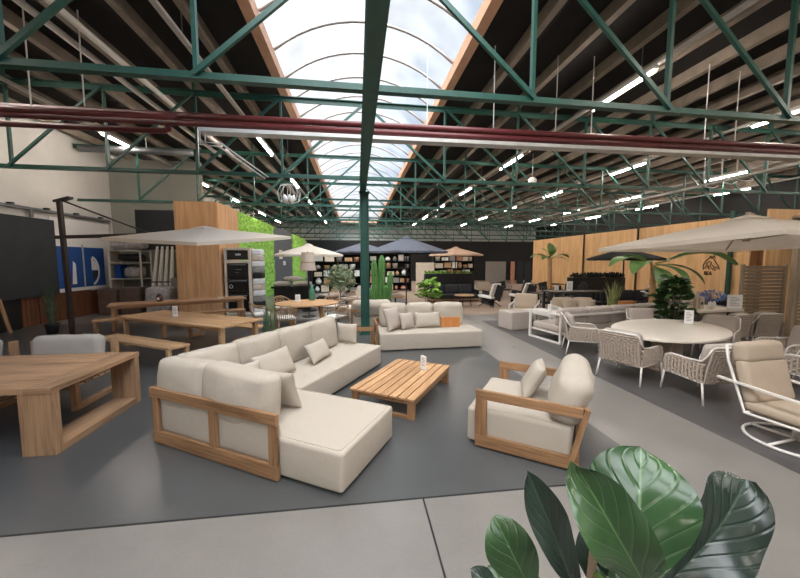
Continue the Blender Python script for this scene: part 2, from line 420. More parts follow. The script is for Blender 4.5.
w = bpy.data.worlds.new('sky'); SC.world = w; w.use_nodes = True; nt = w.node_tree; L = nt.links
bg = nt.nodes['Background']
tc = N(nt, 'ShaderNodeTexCoord'); sep = N(nt, 'ShaderNodeSeparateXYZ'); L.new(tc.outputs['Generated'], sep.inputs[0])
nz = N(nt, 'ShaderNodeTexNoise', Scale=2.6, Detail=8.0, Roughness=.6); L.new(tc.outputs['Generated'], nz.inputs['Vector'])
ad = N(nt, 'ShaderNodeMath', operation='MULTIPLY_ADD'); ad.inputs[1].default_value = -.75; L.new(sep.outputs['X'], ad.inputs[0]); L.new(nz.outputs['Fac'], ad.inputs[2])
cr = N(nt, 'ShaderNodeValToRGB'); cr.color_ramp.elements[0].position = .2; cr.color_ramp.elements[1].position = .52
cr.color_ramp.elements[0].color = lin((150, 186, 226)); cr.color_ramp.elements[1].color = lin((236, 237, 238))
ad2 = N(nt, 'ShaderNodeMath', operation='MULTIPLY_ADD'); ad2.inputs[1].default_value = .5; zc = N(nt, 'ShaderNodeMath', operation='POWER'); zc.inputs[1].default_value = 4.0; za = N(nt, 'ShaderNodeMath', operation='ABSOLUTE'); L.new(sep.outputs['Z'], za.inputs[0]); L.new(za.outputs[0], zc.inputs[0]); L.new(zc.outputs[0], ad2.inputs[0]); L.new(ad.outputs[0], ad2.inputs[2])
L.new(ad2.outputs[0], cr.inputs['Fac'])
# overcast sky: brighter overhead and towards the sun side (behind the photographer)
el = N(nt, 'ShaderNodeMapRange'); el.interpolation_type = 'SMOOTHSTEP'
dt = N(nt, 'ShaderNodeVectorMath', operation='DOT_PRODUCT'); dt.inputs[1].default_value = Vector((-.15, -.42, .89)).normalized()
L.new(tc.outputs['Generated'], dt.inputs[0]); L.new(dt.outputs['Value'], el.inputs['Value'])
el.inputs['From Min'].default_value = .42; el.inputs['From Max'].default_value = .95
el.inputs['To Min'].default_value = .47; el.inputs['To Max'].default_value = 7.6
L.new(cr.outputs['Color'], bg.inputs['Color']); L.new(el.outputs[0], bg.inputs['Strength'])

# ================================================================== room shell
def sbox(name, m, *a, **k):
    return struct(part(name, m, None, lambda b: b.box(*a), k.get('bevel', 0)))
M['floor'] = concrete('polished_concrete', (118, 114, 109), .2, .27)
M['mat'] = concrete('dark_floor_sheet', (72, 73, 73), .2, .27, .8)
M['mat2'] = concrete('dark_patterned_floor', (78, 76, 75), .3, .4, 2.2, .5)
M['warm_floor'] = concrete('warm_floor', (150, 128, 110), .15, .5)
sbox('floor', M['floor'], -10.6, 24.2, -14.2, 43.2, -.2, 0)
struct(part('floor_sheet_left', M['mat'], None, lambda b: b.box(-10.4, 2.96, 2.77, 12.3, 0, .004)))
struct(part('floor_sheet_right', M['mat2'], None, lambda b: b.box(4.32, 23.9, .2, 11.2, 0, .004)))
struct(part('floor_sheet_back', M['warm_floor'], None, lambda b: b.box(2.6, 14.9, 12.6, 34.8, 0, .003)))
def seams(b):
    b.box(-10.4, 2.96, 2.755, 2.77, 0, .002)
    b.box(.553, .568, -14, 2.755, 0, .002); b.box(-3.1, -3.09, -14, 2.755, 0, .002)
struct(part('trim_1', M['black'], None, seams))
sbox('wall_left', M['wall_white'], -10.6, -10.4, -14.2, 43.2, 0, 6.85)
sbox('wall_end', M['wall_grey'], -10.4, -6.75, 16, 16.2, 0, 6.4)
sbox('wall_right', M['wall_dark'], 24, 24.2, -14.2, 43.2, 0, 6.85)
sbox('wall_back', M['wall_white'], -10.4, 24, 43, 43.2, 0, 6.85)
sbox('wall_front', M['wall_grey'], -10.4, 24, -14.2, -14, 0, 6.85)
sbox('wall_partition', M['wall_dark'], -5.0, 23.9, 35, 35.2, 0, 4.2)
def deck(b):
    b.box(-10.6, -2.05, -14.2, 43.2, 6.86, 7.0); b.box(2.6, 24.2, -14.2, 43.2, 6.86, 7.0)
    b.box(-2.05, 2.6, 41, 43.2, 6.86, 7.0); b.box(-2.05, 2.6, -14.2, -12, 6.86, 7.0)
struct(part('ceiling', M['deck'], None, deck))
px = [-3.05-1.17*i for i in range(7)]+[3.6+1.175*i for i in range(18)]
for i, x in enumerate(px):
    sbox('trim_%d' % (i+2), M['purlin'], x-.07, x+.07, -14, 43, 6.60, 6.858)

# ---- skylight (window_1): curbs, arched ribs, polycarbonate vault
m, nt, b = new_mat('polycarbonate'); L = nt.links
tr = N(nt, 'ShaderNodeBsdfTransparent'); tr.inputs[0].default_value = (.95, .965, .98, 1)
tl = N(nt, 'ShaderNodeBsdfTranslucent'); tl.inputs[0].default_value = (.9, .92, .94, 1)
tcx = N(nt, 'ShaderNodeTexCoord'); nzx = N(nt, 'ShaderNodeTexNoise', Scale=1.1, Detail=6.0); L.new(tcx.outputs['Object'], nzx.inputs['Vector'])
mr = N(nt, 'ShaderNodeMapRange'); mr.inputs['From Min'].default_value = .3; mr.inputs['From Max'].default_value = .75; mr.inputs['To Min'].default_value = .06; mr.inputs['To Max'].default_value = .2
L.new(nzx.outputs['Fac'], mr.inputs['Value'])
mx = N(nt, 'ShaderNodeMixShader'); L.new(mr.outputs[0], mx.inputs[0]); L.new(tr.outputs[0], mx.inputs[1]); L.new(tl.outputs[0], mx.inputs[2])
L.new(mx.outputs[0], nt.nodes['Material Output'].inputs['Surface']); M['glaze'] = m
SX, SR, SZ, SH = .275, 3.285, 6.95+.78-3.285, math.asin(2.125/3.285)
def vault_pt(a, y, r=SR): return (SX+r*math.sin(a), y, SZ+r*math.cos(a))
def glaz(b):
    n = 20; V = []; F = []
    ys = [-12, 41]  # vault extended unseen behind the viewer to bring light onto front faces
    for y in ys:
        for i in range(n+1): V.append(vault_pt(-SH+2*SH*i/n, y))
    for i in range(n): F.append((i, i+1, n+1+i+1, n+1+i))
    b.put(V, F, None, True)
sk = struct(part('window_1', M['glaze'], None, glaz), 'long arched skylight of clear polycarbonate down the middle of the roof', 'skylight')
y = 1.2*-3+8.4-1.2*7+.0
k = 0
yy = -10.8
while yy < 40.9:
    part('rib', M['rib'], sk, lambda b: b.tube([vault_pt(-SH+2*SH*i/14, yy, SR-.03) for i in range(15)], .034, 5))
    yy += 1.2
for x0, x1 in ((-2.05, -1.85), (2.4, 2.6)):
    part('curb', M['curb'], sk, lambda b: (b.box(x0, x1, -12, 41, 6.66, 6.96), b.box(x0+.1 if x0 < 0 else x0-.03, x1+.03 if x0 < 0 else x1-.1, -12, 41, 6.62, 6.659)))
for y0 in (-12.0, 40.8):
    part('curb', M['curb'], sk, lambda b: b.box(-1.85, 2.4, y0, y0+.2, 6.6, 7.0))

# ---- green roof trusses
ORD = ['first', 'second', 'third', 'fourth', 'fifth', 'sixth', 'seventh', 'eighth', 'ninth']
ZB, ZT = 4.32, 6.36
nodes = [-1.95-2.09*k for k in (3, 2, 1, 0)]+[.25]+[2.51+2.19*k for k in range(10)]
def make_truss():
    t = thing('roof_truss', 'green steel roof truss nearest the viewer, only its lower half in view', 'roof truss')
    part('bottom_chord', M['green'], t, lambda b: (b.box(-10.3, 23.8, -.055, .055, ZB, ZB+.02), b.box(-10.3, 23.8, -.012, .012, ZB+.02, ZB+.10)))
    part('top_chord', M['green'], t, lambda b: (b.box(-10.3, 23.8, -.07, .07, ZT, ZT+.02), b.box(-10.3, 23.8, -.012, .012, ZT-.11, ZT)))
    for i, x in enumerate(nodes):
        part('post', M['green'], t, lambda b: b.bar((x, .045, ZB+.02), (x, .045, ZT), .07, .05, (1, 0, 0)))
        if i < len(nodes)-1:
            x2 = nodes[i+1]
            a, c = ((x, x2) if x < .2 else (x2, x))
            part('diagonal', M['green'], t, lambda b: b.bar((a, -.035, ZB+.06), (c, -.035, ZT-.03), .05, .06))
    for i in range(0, len(nodes), 2): part('hanger_plate', M['green'], t, lambda b: b.box(nodes[i]-.02, nodes[i]+.02, -.06, .06, ZT+.02, 6.70))
    return t
tr0 = make_truss(); tr0.location = (0, 4.64, 0); tr0.rotation_euler = (0, 0, R(.9))
for k in range(1, 8):
    lab = 'green steel roof truss, %s one in from the nearest, under the skylight' % ORD[k]
    if k == 1: lab = 'green steel roof truss resting on the head of the green column'
    if k == 7: lab = 'farthest green steel roof truss before the pale end wall'
    dup(tr0, (0, 4.70+4.8*k, 0), R(.9), lab)
# ---- column and the long beam on it
YC = 4.78+4.8
t = thing('steel_column', 'green steel column standing behind the corner of the cream sectional sofa', 'column', (.22, YC, .004))
part('shaft', M['green'], t, lambda b: (b.box(-.12, -.1, -.11, .11, .02, 3.98), b.box(.1, .12, -.11, .11, .02, 3.98), b.box(-.1, .1, -.012, .012, .02, 3.98)))
part('base_plate', M['green'], t, lambda b: b.box(-.17, .17, -.17, .17, 0, .02))
part('cap_plate', M['green'], t, lambda b: b.box(-.15, .15, -.15, .15, 3.98, 4.0))
t = thing('steel_beam', 'long green steel beam running overhead to the column, under the trusses', 'beam', (.18, 0, 0))
part('bottom_flange', M['green'], t, lambda b: b.box(-.085, .085, -13.9, YC+.2, 4.01, 4.035))
part('web', M['green'], t, lambda b: b.box(-.012, .012, -13.9, YC+.2, 4.035, 4.29))
part('top_flange', M['green'], t, lambda b: b.box(-.085, .085, -13.9, YC+.2, 4.29, 4.312))

# ---- tracks with tube lights
rows = [(-7.9, 'near the left wall'), (-3.15, 'just left of the skylight'), (6.25, 'just right of the skylight'),
        (11.75, 'second track right of the skylight'), (17.4, 'third track right of the skylight'), (21.6, 'on the rightmost track')]
tl0 = None
for ri, (x, where) in enumerate(rows):
    t = thing('lighting_track', 'thin pale lighting track %s' % where, 'lighting track', (x, 0, 6.17))
    part('rail', M['galv'], t, lambda b: b.box(-.05, .05, -13, 40, 0, .06))
    for yy in (-2.6, 2.2, 7.0, 11.8, 16.6, 21.4, 26.2, 31, 35.8): part('hanger', M['grey_metal'], t, lambda b: b.box(-.008, .008, yy-.008, yy+.008, .06, .69))
    off = {0: 5.7, 1: 5.6, 2: -.3+6.0, 3: .4, 4: 1.0, 5: 3.0}[ri]
    if ri == 2: off = .75
    for k in range(-3, 6):  # rearmost tubes are unseen, added behind the viewer to light front faces
        yc = 6.9+off+5.7*k if ri not in (2,) else 7.6+5.75*k
        if ri == 0: yc = 12.9+5.7*(k-1)
        if ri == 1: yc = 12.6+5.7*(k-1)
        if ri == 3: yc = 8.0+5.65*k
        if ri == 4: yc = 8.5+5.75*k
        if ri == 5: yc = 11.5+5.75*k
        if yc > 39 or (ri == 1 and 1 < yc < 10): continue
        nth = k+2
        lab = 'glowing tube light %s, %s' % (where, 'number %s from the front' % ORD[k+1] if k >= -1 else ('added unseen just behind the viewer' if k == -2 else 'added unseen far behind the viewer'))
        if tl0 is None:
            tl0 = thing('ceiling_tube_light', lab, 'tube light', (x, yc, 6.168), 0, 'tube lights under the roof')
            part('housing', M['white'], tl0, lambda b: b.box(-.06, .06, -.97, .97, -.06, 0))
            part('tube', M['tube'], tl0, lambda b: b.tube([(0, -.94, -.09), (0, -.01, -.09)], .026, 8))
            part('tube', M['tube'], tl0, lambda b: b.tube([(0, .01, -.09), (0, .94, -.09)], .026, 8))
        else:
            dup(tl0, (x, yc, 6.168), 0, lab)

# ---- pipes and cables
def pipe(name, lab, m, pts, r, cat='pipe', n=10, group=None):
    o = part(name, m, None, lambda b: b.tube(pts, r, n)); return tag(o, lab, cat, group)
PY = 7.05
def hang(o, pts):
    for x, y, z in pts: part('hanger', M['galv'], o, lambda b: b.box(x-.008, x+.008, y-.008, y+.008, z, 6.56))
hang(pipe('red_pipe', 'upper dark red pipe crossing the whole roof below the trusses', M['red'], [(-10.3, PY, 4.84), (23.8, PY, 4.84)], .06), [(x, PY, 4.9) for x in (-7.6, -4.9, 2.9, 8.0)])
hang(pipe('red_pipe', 'lower dark red pipe crossing the whole roof, right under its twin', M['red'], [(-10.3, PY, 4.71), (23.8, PY, 4.71)], .06), [(x, PY+.07, 4.7) for x in (-6.6, 5.2, 11.0)])
hang(pipe('red_pipe', 'short dark red pipe nearest the viewer, ending in a bend on the left', M['red'], [(-10.3, PY-.2, 4.72), (-3.45, PY-.2, 4.72), (-3.36, PY-.16, 4.75), (-3.33, PY-.1, 4.79)], .055), [(-5.6, PY-.2, 4.77)])
hang(pipe('red_pipe', 'dark red pipe behind the left twin pipes, ending short of the column', M['red'], [(-10.3, PY+.25, 4.63), (-3.7, PY+.25, 4.63), (-3.6, PY+.22, 4.66), (-3.57, PY+.14, 4.69)], .055), [(-8.4, PY+.25, 4.68)])
hang(tag(part('cable_tray', M['galv'], None, lambda b: (b.box(-2.9, 23.8, PY-.1, PY+.14, 4.54, 4.55), b.box(-2.9, 23.8, PY-.1, PY-.085, 4.55, 4.61), b.box(-2.9, 23.8, PY+.125, PY+.14, 4.55, 4.61))), 'pale cable tray hung below the red pipes right of the column', 'cable tray'), [(x, PY+.15, 4.54) for x in (1.5, 4.4, 9.0)])
for i, x in enumerate((-5.2, -4.72)):
    hang(pipe('white_conduit', 'pale conduit running along the roof left of the skylight, %s of the pair' % ('left' if i == 0 else 'right'), M['white_metal'], [(x, -5, 6.15), (x, 14.1, 6.15)], .06), [(x, y, 6.2) for y in (3.2, 6.4, 11.5)])
hang(pipe('dark_duct', 'dark grey duct crossing below the left roof beams', M['grey_metal'], [(-9.3, 13.0, 5.9), (-5.7, 13.0, 5.9)], .11), [(-7.2, 13.0, 6.0)])
hang(pipe('hanging_conduit', 'thin white conduit dropping from the red pipes in steps, lower of two', M['galv'], [(-3.12, 7.45, 4.95), (-3.12, 7.45, 4.45), (-2.78, 7.5, 4.44), (-2.35, 9.3, 4.24)], .018, 'conduit', 6), [])
hang(pipe('hanging_conduit', 'thin white conduit dropping from the red pipes in steps, upper of two', M['galv'], [(-3.02, 7.45, 4.95), (-3.02, 7.45, 4.5), (-2.72, 7.5, 4.49), (-2.27, 9.3, 4.28)], .018, 'conduit', 6), [])
for i in (0, 1):
    hang(pipe('hanging_cable', ('upper' if i else 'lower')+' pale cable slung under the right half of the roof', M['galv'], [(9.5+.1*i, 4.9, 4.22+.06*i), (9.5+.1*i, 7.5, 4.18+.05*i), (9.6, 11, 4.16+.04*i), (9.7, 15.0, 4.18+.04*i)], .02, 'cable', 6), [])
for i, y in enumerate((7.4, 7.75, 8.2)):
    hang(pipe('hanging_cable_hook', '%s pale hook from the front holding the slack roof cables' % ORD[i], M['galv'], [(9.85, y, 4.16), (9.7, y, 4.09), (9.42, y, 4.12), (9.38, y, 4.4), (9.38, y, 4.9)], .016, 'hook', 6), [])
t = thing('hanging_speaker', 'small white loudspeaker hanging on a thin rod right of the skylight', 'speaker', (7.3, 13.5, 5.28))
part('body', M['white'], t, lambda b: b.lathe([(.06, 0), (.16, .04), (.17, .2), (.1, .28), (.03, .3)], 16))
part('rod', M['galv'], t, lambda b: b.tube([(0, 0, .3), (0, 0, 1.25)], .012, 6))
t = thing('wire_chandelier', 'looped white wire lamp hanging left of the skylight', 'lamp', (-2.08, 11.0, 3.85))
for i in range(5):
    a = i*PI/5
    part('wire_loop', M['white_metal'], t, lambda b: b.tube([(math.cos(a)*r, math.sin(a)*r, z) for r, z in ((-.1, .05), (-.3, .12), (-.36, .35), (-.26, .56), (-.08, .62), (.08, .62), (.26, .56), (.36, .35), (.3, .12), (.1, .05))], .008, 6))
for i in range(5):
    a = i*2*PI/5
    part('bulb', M['white'], t, lambda b: b.lathe([(.02, .3), (.05, .24), (.06, .18), (.04, .12), (.01, .1)], 10, (math.cos(a)*.14, math.sin(a)*.14, 0)))
part('cord', M['black'], t, lambda b: b.tube([(0, 0, .62), (0, 0, 2.5)], .01, 6))
# ================================================================== hero seating group
E1 = -R(30.2)
# ---- sectional sofa: x along the chaise, y along the long run
def scatter(lab, loc, rz, w, h, tk, tilt, mat='fab', lean=None, group=None, name='throw_pillow', cat='pillow', seed=0, roll=0):
    """pillow standing on its lower edge at loc, leaning back by tilt, facing local -y before rz"""
    t = thing(name, lab, cat, loc, rz, group)
    rot = RX(-tilt) @ RY(roll)
    part('cover', M[mat], t, lambda b: b.pillow((0, math.sin(tilt)*h/2, math.cos(tilt)*h/2+abs(math.sin(tilt))*tk*.25+abs(math.sin(roll))*w*.3), w, h, tk, rot, seed=seed))
    return t
sofa = thing('sectional_sofa', 'large cream sectional sofa with chaise, teak rail frame seen from behind', 'sofa', (-2.35, 4.07, .004), E1)
def rails(b):
    b.box(-.02, 1.84, -.022, .026, .55, .66)
    b.box(0, 1.84, -.018, .026, .012, .155)
def rails2(b):
    b.box(-.022, .026, .03, 3.66, .55, .66); b.box(-.018, .026, .03, 3.66, .012, .155)
    b.box(.03, 1.1, 3.63, 3.676, .012, .155)
part('back_rail', M['teak'], sofa, rails, .006)
part('back_rail', M['teak'], sofa, rails2, .006)
for x0, x1 in ((.0, .105), (.925, 1.03), (1.735, 1.838)):
    part('frame_post', M['teak'], sofa, lambda b: b.box(x0, x1, -.014, .022, .155, .55), .004)
for y0 in (.9, 1.8, 2.7, 3.55):
    part('frame_post', M['teak'], sofa, lambda b: b.box(-.014, .022, y0, y0+.1, .155, .55), .004)
part('seat_base', M['fab'], sofa, lambda b: b.cushion((.6, 2.385, .215), (1.1, 2.5, .38), .035, .012, .006, 14, 3, .003, 1))
ch = part('chaise_base', M['fab'], sofa, lambda b: b.cushion((1.285, .595, .215), (2.47, 1.1, .38), .035, .012, .006, 14, 3, .003, 2))
def loop(x0, x1, y0, y1, z, r=.04):
    P = []
    for cx, cy, a0 in ((x1-r, y1-r, 0), (x0+r, y1-r, PI/2), (x0+r, y0+r, PI), (x1-r, y0+r, 1.5*PI)):
        P += [(cx+r*math.cos(a0+PI/2*i/4), cy+r*math.sin(a0+PI/2*i/4), z) for i in range(5)]
    return P
part('piping', M['fab'], ch, lambda b: b.tube(loop(.09, 2.48, .085, 1.105, .408), .0065, 6, True))
for i, (a, c) in enumerate(((-.02, .72), (.73, 1.62))):
    part('back_cushion', M['fab'], sofa, lambda b: b.cushion(((a+c)/2, .19, .68), (c-a-.01, .27, .58), .07, .0, .05, 12, 3, .009, 3+i, RX(R(-4)) @ RY(R((-2, 3)[i]))))
    la, lc = ((.04, .97), (.98, 1.80))[i]
    part('lower_cushion', M['fab'], sofa, lambda b: b.cushion(((la+lc)/2, .062, .34), (lc-la, .06, .40), .029, .0, .014, 10, 3, .003, 8+i))
for i, (a, c, lean) in enumerate(((.2, .97, 6), (.97, 1.74, 5), (1.74, 2.52, 4), (2.52, 3.3, 6))):
    part('back_cushion', M['fab'], sofa, lambda b: b.cushion((.215, (a+c)/2, .69), (.25, c-a-.02, .60), .07, .0, .05, 12, 3, .010, 20+i, RY(R(-lean)) @ RX(R((-1.5, 1, -1, 2)[i]))))
def on_sofa(x, y, z=.0):
    a = E1; return (-2.35+x*math.cos(a)-y*math.sin(a), 4.07+x*math.sin(a)+y*math.cos(a), z)
scatter('square cream throw pillow leaning at the chaise end of the sectional sofa', on_sofa(1.33, .62, .423), E1+R(182), .56, .46, .16, R(18), seed=1)
scatter('wide cream lumbar pillow against the corner cushions of the sectional sofa', on_sofa(.68, 1.30, .423), E1+R(-88)+PI, .72, .40, .17, R(25), seed=2)
scatter('small cream lumbar pillow in the middle of the long sectional seat', on_sofa(.72, 2.28, .423), E1+R(-83)+PI, .62, .34, .15, R(32), seed=3)
scatter('cream pillow standing at the far end of the long sectional seat', on_sofa(.43, 3.47, .425), E1+R(4), .46, .40, .14, R(7), seed=4)

scatter('cream pillow half hidden in the corner of the sectional sofa behind its back cushions', on_sofa(.70, .66, .423), E1+R(-110)+PI, .5, .38, .15, R(20), seed=9)
# ---- lounge armchair (x is depth, front at 0; y is width)
def make_armchair(lab, loc, rz):
    t = thing('lounge_armchair', lab, 'armchair', loc, rz)
    W = 1.25
    for y0 in (0, W-.05):
        part('arm_frame', M['teak'], t, lambda b: (b.box(0, .125, y0, y0+.05, .15, .565), b.box(0, 1.06, y0, y0+.05, .565, .665), b.box(0, 1.0, y0, y0+.05, .02, .15), b.bar((.97, y0+.025, .1), (1.10, y0+.025, .665), .05, .06, (0, 1, 0))), .006)
    part('back_rail', M['teak'], t, lambda b: (b.box(1.0, 1.04, .05, W-.05, .04, .14), b.bar((1.075, .05, .6), (1.075, W-.05, .6), .03, .1)), .005)
    s = part('seat_cushion', M['fab'], t, lambda b: b.cushion((.43, W/2, .225), (1.08, W-.115, .40), .04, .02, .008, 12, 3, .004, 31))
    part('piping', M['fab'], s, lambda b: b.tube(loop(-.072, .932, .095, W-.095, .428), .006, 6, True))
    part('back_cushion', M['fab'], t, lambda b: b.cushion((.93, W/2, .66), (.30, W-.13, .54), .13, .0, .05, 10, 4, .014, 37, RY(R(20))))
    return t
arm = make_armchair('cream armchair with teak sled frame, right of the slatted coffee table', (1.3, 3.5, .004), -R(36))
def on_arm(x, y, z): a = -R(36); return (1.3+x*math.cos(a)-y*math.sin(a), 3.5+x*math.sin(a)+y*math.cos(a), z)
scatter('square cream pillow leaning in the armchair with the teak frame', on_arm(.40, .76, .44), -R(36)+R(-80), .5, .44, .17, R(30), seed=5)

# ---- coffee table
t = thing('coffee_table', 'low teak coffee table with slatted top between sofa and armchair', 'coffee table', (-.13, 4.69, .004), -R(32.5))
cw, cl = 1.01, 1.6
for i in range(8):
    a = i*cw/8
    part('top_slat', M['teak_light'], t, lambda b: b.box(a+.009, a+cw/8-.009, 0, cl, .266, .296), .004)
part('apron', M['teak'], t, lambda b: (b.box(.02, cw-.02, .05, .085, .2, .266), b.box(.02, cw-.02, cl-.085, cl-.05, .2, .266), b.box(.02, .05, .085, cl-.085, .2, .266), b.box(cw-.05, cw-.02, .085, cl-.085, .2, .266)), .003)
for x0 in (.02, cw-.12):
    for y0 in (.03, cl-.09):
        part('leg', M['teak'], t, lambda b: b.box(x0, x0+.1, y0, y0+.055, 0, .266), .004)
for y0 in (.035, cl-.085): part('foot_rail', M['teak'], t, lambda b: b.box(.12, cw-.12, y0, y0+.045, 0, .05), .004)
# ---- clear card holder on it
def card(lab, loc, rz, w=.15, h=.21, clear=False, mat='white', group=None, name='menu_holder'):
    t = thing(name, lab, 'card holder', loc, rz, group)
    part('foot', M['plastic'], t, lambda b: b.box(-w/2, w/2, -.035, .035, 0, .006))
    c = part('card', M[mat], t, lambda b: b.box(-w/2, w/2, -.006, .006, .006, h))
    part('print', M['ink'], c, lambda b: [b.box(-w*.32, w*(.32 if i % 3 else .1), -.0075, -.0062, h*(.8-.11*i), h*(.8-.11*i)+h*.03) for i in range(6)])
    return t
card('small clear card holder standing on the slatted coffee table', (1.08, 5.36, .30), -R(60), .13, .23)

# ---- daybed
day = thing('daybed_sofa', 'cream daybed sofa facing the viewer, just right of the green column', 'sofa', (.51, 7.61, .004), R(2))
part('seat_base', M['fab'], day, lambda b: b.cushion((1.25, .56, .215), (2.5, 1.12, .39), .03, .015, .006, 14, 3, .003, 41))
for i, (a, c, h) in enumerate(((.1, .78, .62), (.78, 1.5, .62), (1.5, 2.3, .6))):
    part('back_cushion', M['fab'], day, lambda b: b.cushion(((a+c)/2, .93, .69), (c-a-.015, .28, h), .1, .02, .03, 9, 3, .012, 44+i, RX(R(-6))))
part('back_frame', M['teak'], day, lambda b: (b.box(.02, 2.2, 1.125, 1.165, .02, .12), b.box(.02, 2.2, 1.125, 1.165, .5, .6), b.box(.02, .1, 1.125, 1.165, .12, .5), b.box(1.1, 1.18, 1.125, 1.165, .12, .5), b.box(2.12, 2.2, 1.125, 1.165, .12, .5)), .004)
part('side_frame', M['teak'], day, lambda b: (b.box(-.06, -.015, .25, 1.165, .5, .6), b.box(-.06, -.015, .25, .34, .02, .5), b.box(-.06, -.015, .34, 1.165, .02, .12)), .004)
part('side_platform', M['teak'], day, lambda b: (b.box(-.62, -.065, .78, .83, .33, .43), b.box(-.16, -.065, .78, .83, .0, .33), b.box(-.62, -.54, .78, .83, 0, .33), b.box(-.62, -.57, .83, 1.16, .33, .43)), .004)
def on_day(x, y, z): a = R(2); return (.51+x*math.cos(a)-y*math.sin(a), 7.61+x*math.sin(a)+y*math.cos(a), z)
scatter('large ribbed cream pillow at the left end of the daybed sofa', on_day(.44, .36, .432), R(52), .62, .55, .2, R(20), 'fab_grey', seed=6)
scatter('small grey-cream pillow tucked behind the ribbed one on the daybed sofa', on_day(.75, .40, .434), R(35), .42, .40, .15, R(20), 'fab_grey', seed=7)
scatter('cream lumbar pillow in the middle of the daybed sofa', on_day(1.27, .48, .434), R(2), .66, .38, .15, R(20), seed=8)
t = thing('wooden_tray', 'orange wooden block tray standing upright on the daybed sofa', 'tray', on_day(1.86, .50, .432), R(4))
part('board', M['orange_wood'], t, lambda b: [b.box(-.19+.055*i, -.14+.055*i, .0, .03, 0, .25) for i in range(8)], .003)
part('edge_board', M['orange_wood'], t, lambda b: b.box(-.25, -.2, -.02, .1, 0, .25), .003)

# ---- armchair seen from behind by the column
a2 = copy_tree(arm); a2.location = (-.20, 11.12, .004); a2.rotation_euler = (0, 0, R(-90))
a2['label'] = 'cream armchair seen from the back beyond the green column'
# ================================================================== left side
def frame_end(b, x0, x1, y0, y1, z1, th=.09):
    b.box(x0, x1, y0, y0+th, 0, z1); b.box(x0, x1, y1-th, y1, 0, z1); b.box(x0, x1, y0+th, y1-th, 0, .085)
t = thing('teak_dining_table', 'big weathered teak table with box-frame end, cut by the left edge', 'table', (-7.03, 3.9, .004))
tw, tl = 1.46, 3.79
for i in range(9):
    y0 = .0+i*tw/9
    part('top_plank', M['teak_old'], t, lambda b: b.box(.27, tl-.27, y0+.002, y0+tw/9-.002, .69, .75), .003)
for x0, x1 in ((0, .268), (tl-.268, tl)):
    part('end_plank', M['teak_old'], t, lambda b: b.box(x0, x1, 0, tw, .69, .75), .003)
for x0, x1 in ((.0, .34), (tl-.34, tl)):
    part('leg_frame', M['teak_old'], t, lambda b: frame_end(b, x0+.004, x1-.004, .012, tw-.012, .69), .004)
# chairs behind it: sled armchairs with cream cushions, facing the table (front = local -y)
def make_teakchair(lab, loc, rz):
    t = thing('teak_armchair', lab, 'chair', loc, rz)
    for x0 in (-.6, .52):
        part('side_frame', M['teak_old'], t, lambda b: (b.box(x0, x0+.08, -.45, .5, 0, .07), b.box(x0, x0+.08, -.45, -.37, .07, .56), b.box(x0, x0+.08, .42, .5, .07, .84), b.box(x0, x0+.08, -.45, .42, .56, .62)), .008)
    part('seat_slats', M['teak_old'], t, lambda b: [b.box(-.52, .52, -.42+.14*i, -.31+.14*i, .3, .33) for i in range(6)], .003)
    part('back_rail', M['teak_old'], t, lambda b: b.box(-.52, .52, .44, .48, .5, .6), .004)
    part('seat_cushion', M['fab'], t, lambda b: b.cushion((0, -.02, .40), (1.02, .86, .13), .05, .015, .01, 10, 3, .005, 51))
    part('back_cushion', M['fab'], t, lambda b: b.cushion((0, .33, .70), (.94, .2, .44), .08, .02, .02, 10, 3, .010, 52, RX(R(-6))))
    return t
c0 = make_teakchair('teak armchair with cream cushions behind the right half of the big teak table', (-4.5, 5.02, .004), R(2))
c0.location = (-4.52, 5.5, .004)
dup(c0, (-5.93, 5.45, .004), R(-1), 'teak armchair behind the big teak table, cut off by the left edge')

# ---- rotated teak table with benches
A = E1
def at(o, a, x, y, z=.004): return (o[0]+x*math.cos(a)-y*math.sin(a), o[1]+x*math.sin(a)+y*math.cos(a), z)
def make_table(name, lab, loc, rz, w, d, h, m, legs=.09, n=7, th=.04):
    t = thing(name, lab, 'table', loc, rz)
    for i in range(n):
        part('top_plank', M[m], t, lambda b: b.box(0, w, i*d/n+.001, (i+1)*d/n-.001, h-th, h), .003)
    part('apron', M[m], t, lambda b: (b.box(.1, w-.1, .1, .13, h-th-.07, h-th), b.box(.1, w-.1, d-.13, d-.1, h-th-.07, h-th)))
    for x0 in (.08, w-.08-legs):
        for y0 in (.08, d-.08-legs):
            part('leg', M[m], t, lambda b: b.box(x0, x0+legs, y0, y0+legs, 0, h-th), .005)
    return t
T2 = (-5.85, 8.93)
make_table('teak_dining_table', 'teak dining table in the left middle with a white card holder on it', (*T2, .004), A, 3.56, 1.14, .75, 'teak_pale')
def make_bench(lab, loc, rz, w=2.45, d=.42, h=.45, m='teak_pale', rounded=False):
    t = thing('teak_bench', lab, 'bench', loc, rz)
    for i in range(3): part('seat_plank', M[m], t, lambda b: b.box(0, w, i*d/3+.001, (i+1)*d/3-.001, h-.045, h), .003)
    for x0 in (.02, w-.1):
        part('leg_frame', M[m], t, lambda b: (b.box(x0, x0+.08, 0, .07, 0, h-.045), b.box(x0, x0+.08, d-.07, d, 0, h-.045), b.box(x0, x0+.08, .07, d-.07, 0, .06)), .006)
    return t
b0 = make_bench('teak bench on the near side of the left middle table', (-5.66, 7.94, .004), A)
dup(b0, at(T2, A, .6, 1.35), A, 'teak bench on the far side of the left middle table')
t = thing('teak_stool', 'low teak stool at the right end of the left middle table', 'stool', at(T2, A, 3.64, .25), A)
part('seat', M['teak_pale'], t, lambda b: b.box(0, .42, 0, .5, .40, .445), .005)
for x0 in (.03, .32):
    for y0 in (.03, .4): part('leg', M['teak_pale'], t, lambda b: b.box(x0, x0+.07, y0, y0+.07, 0, .40), .004)
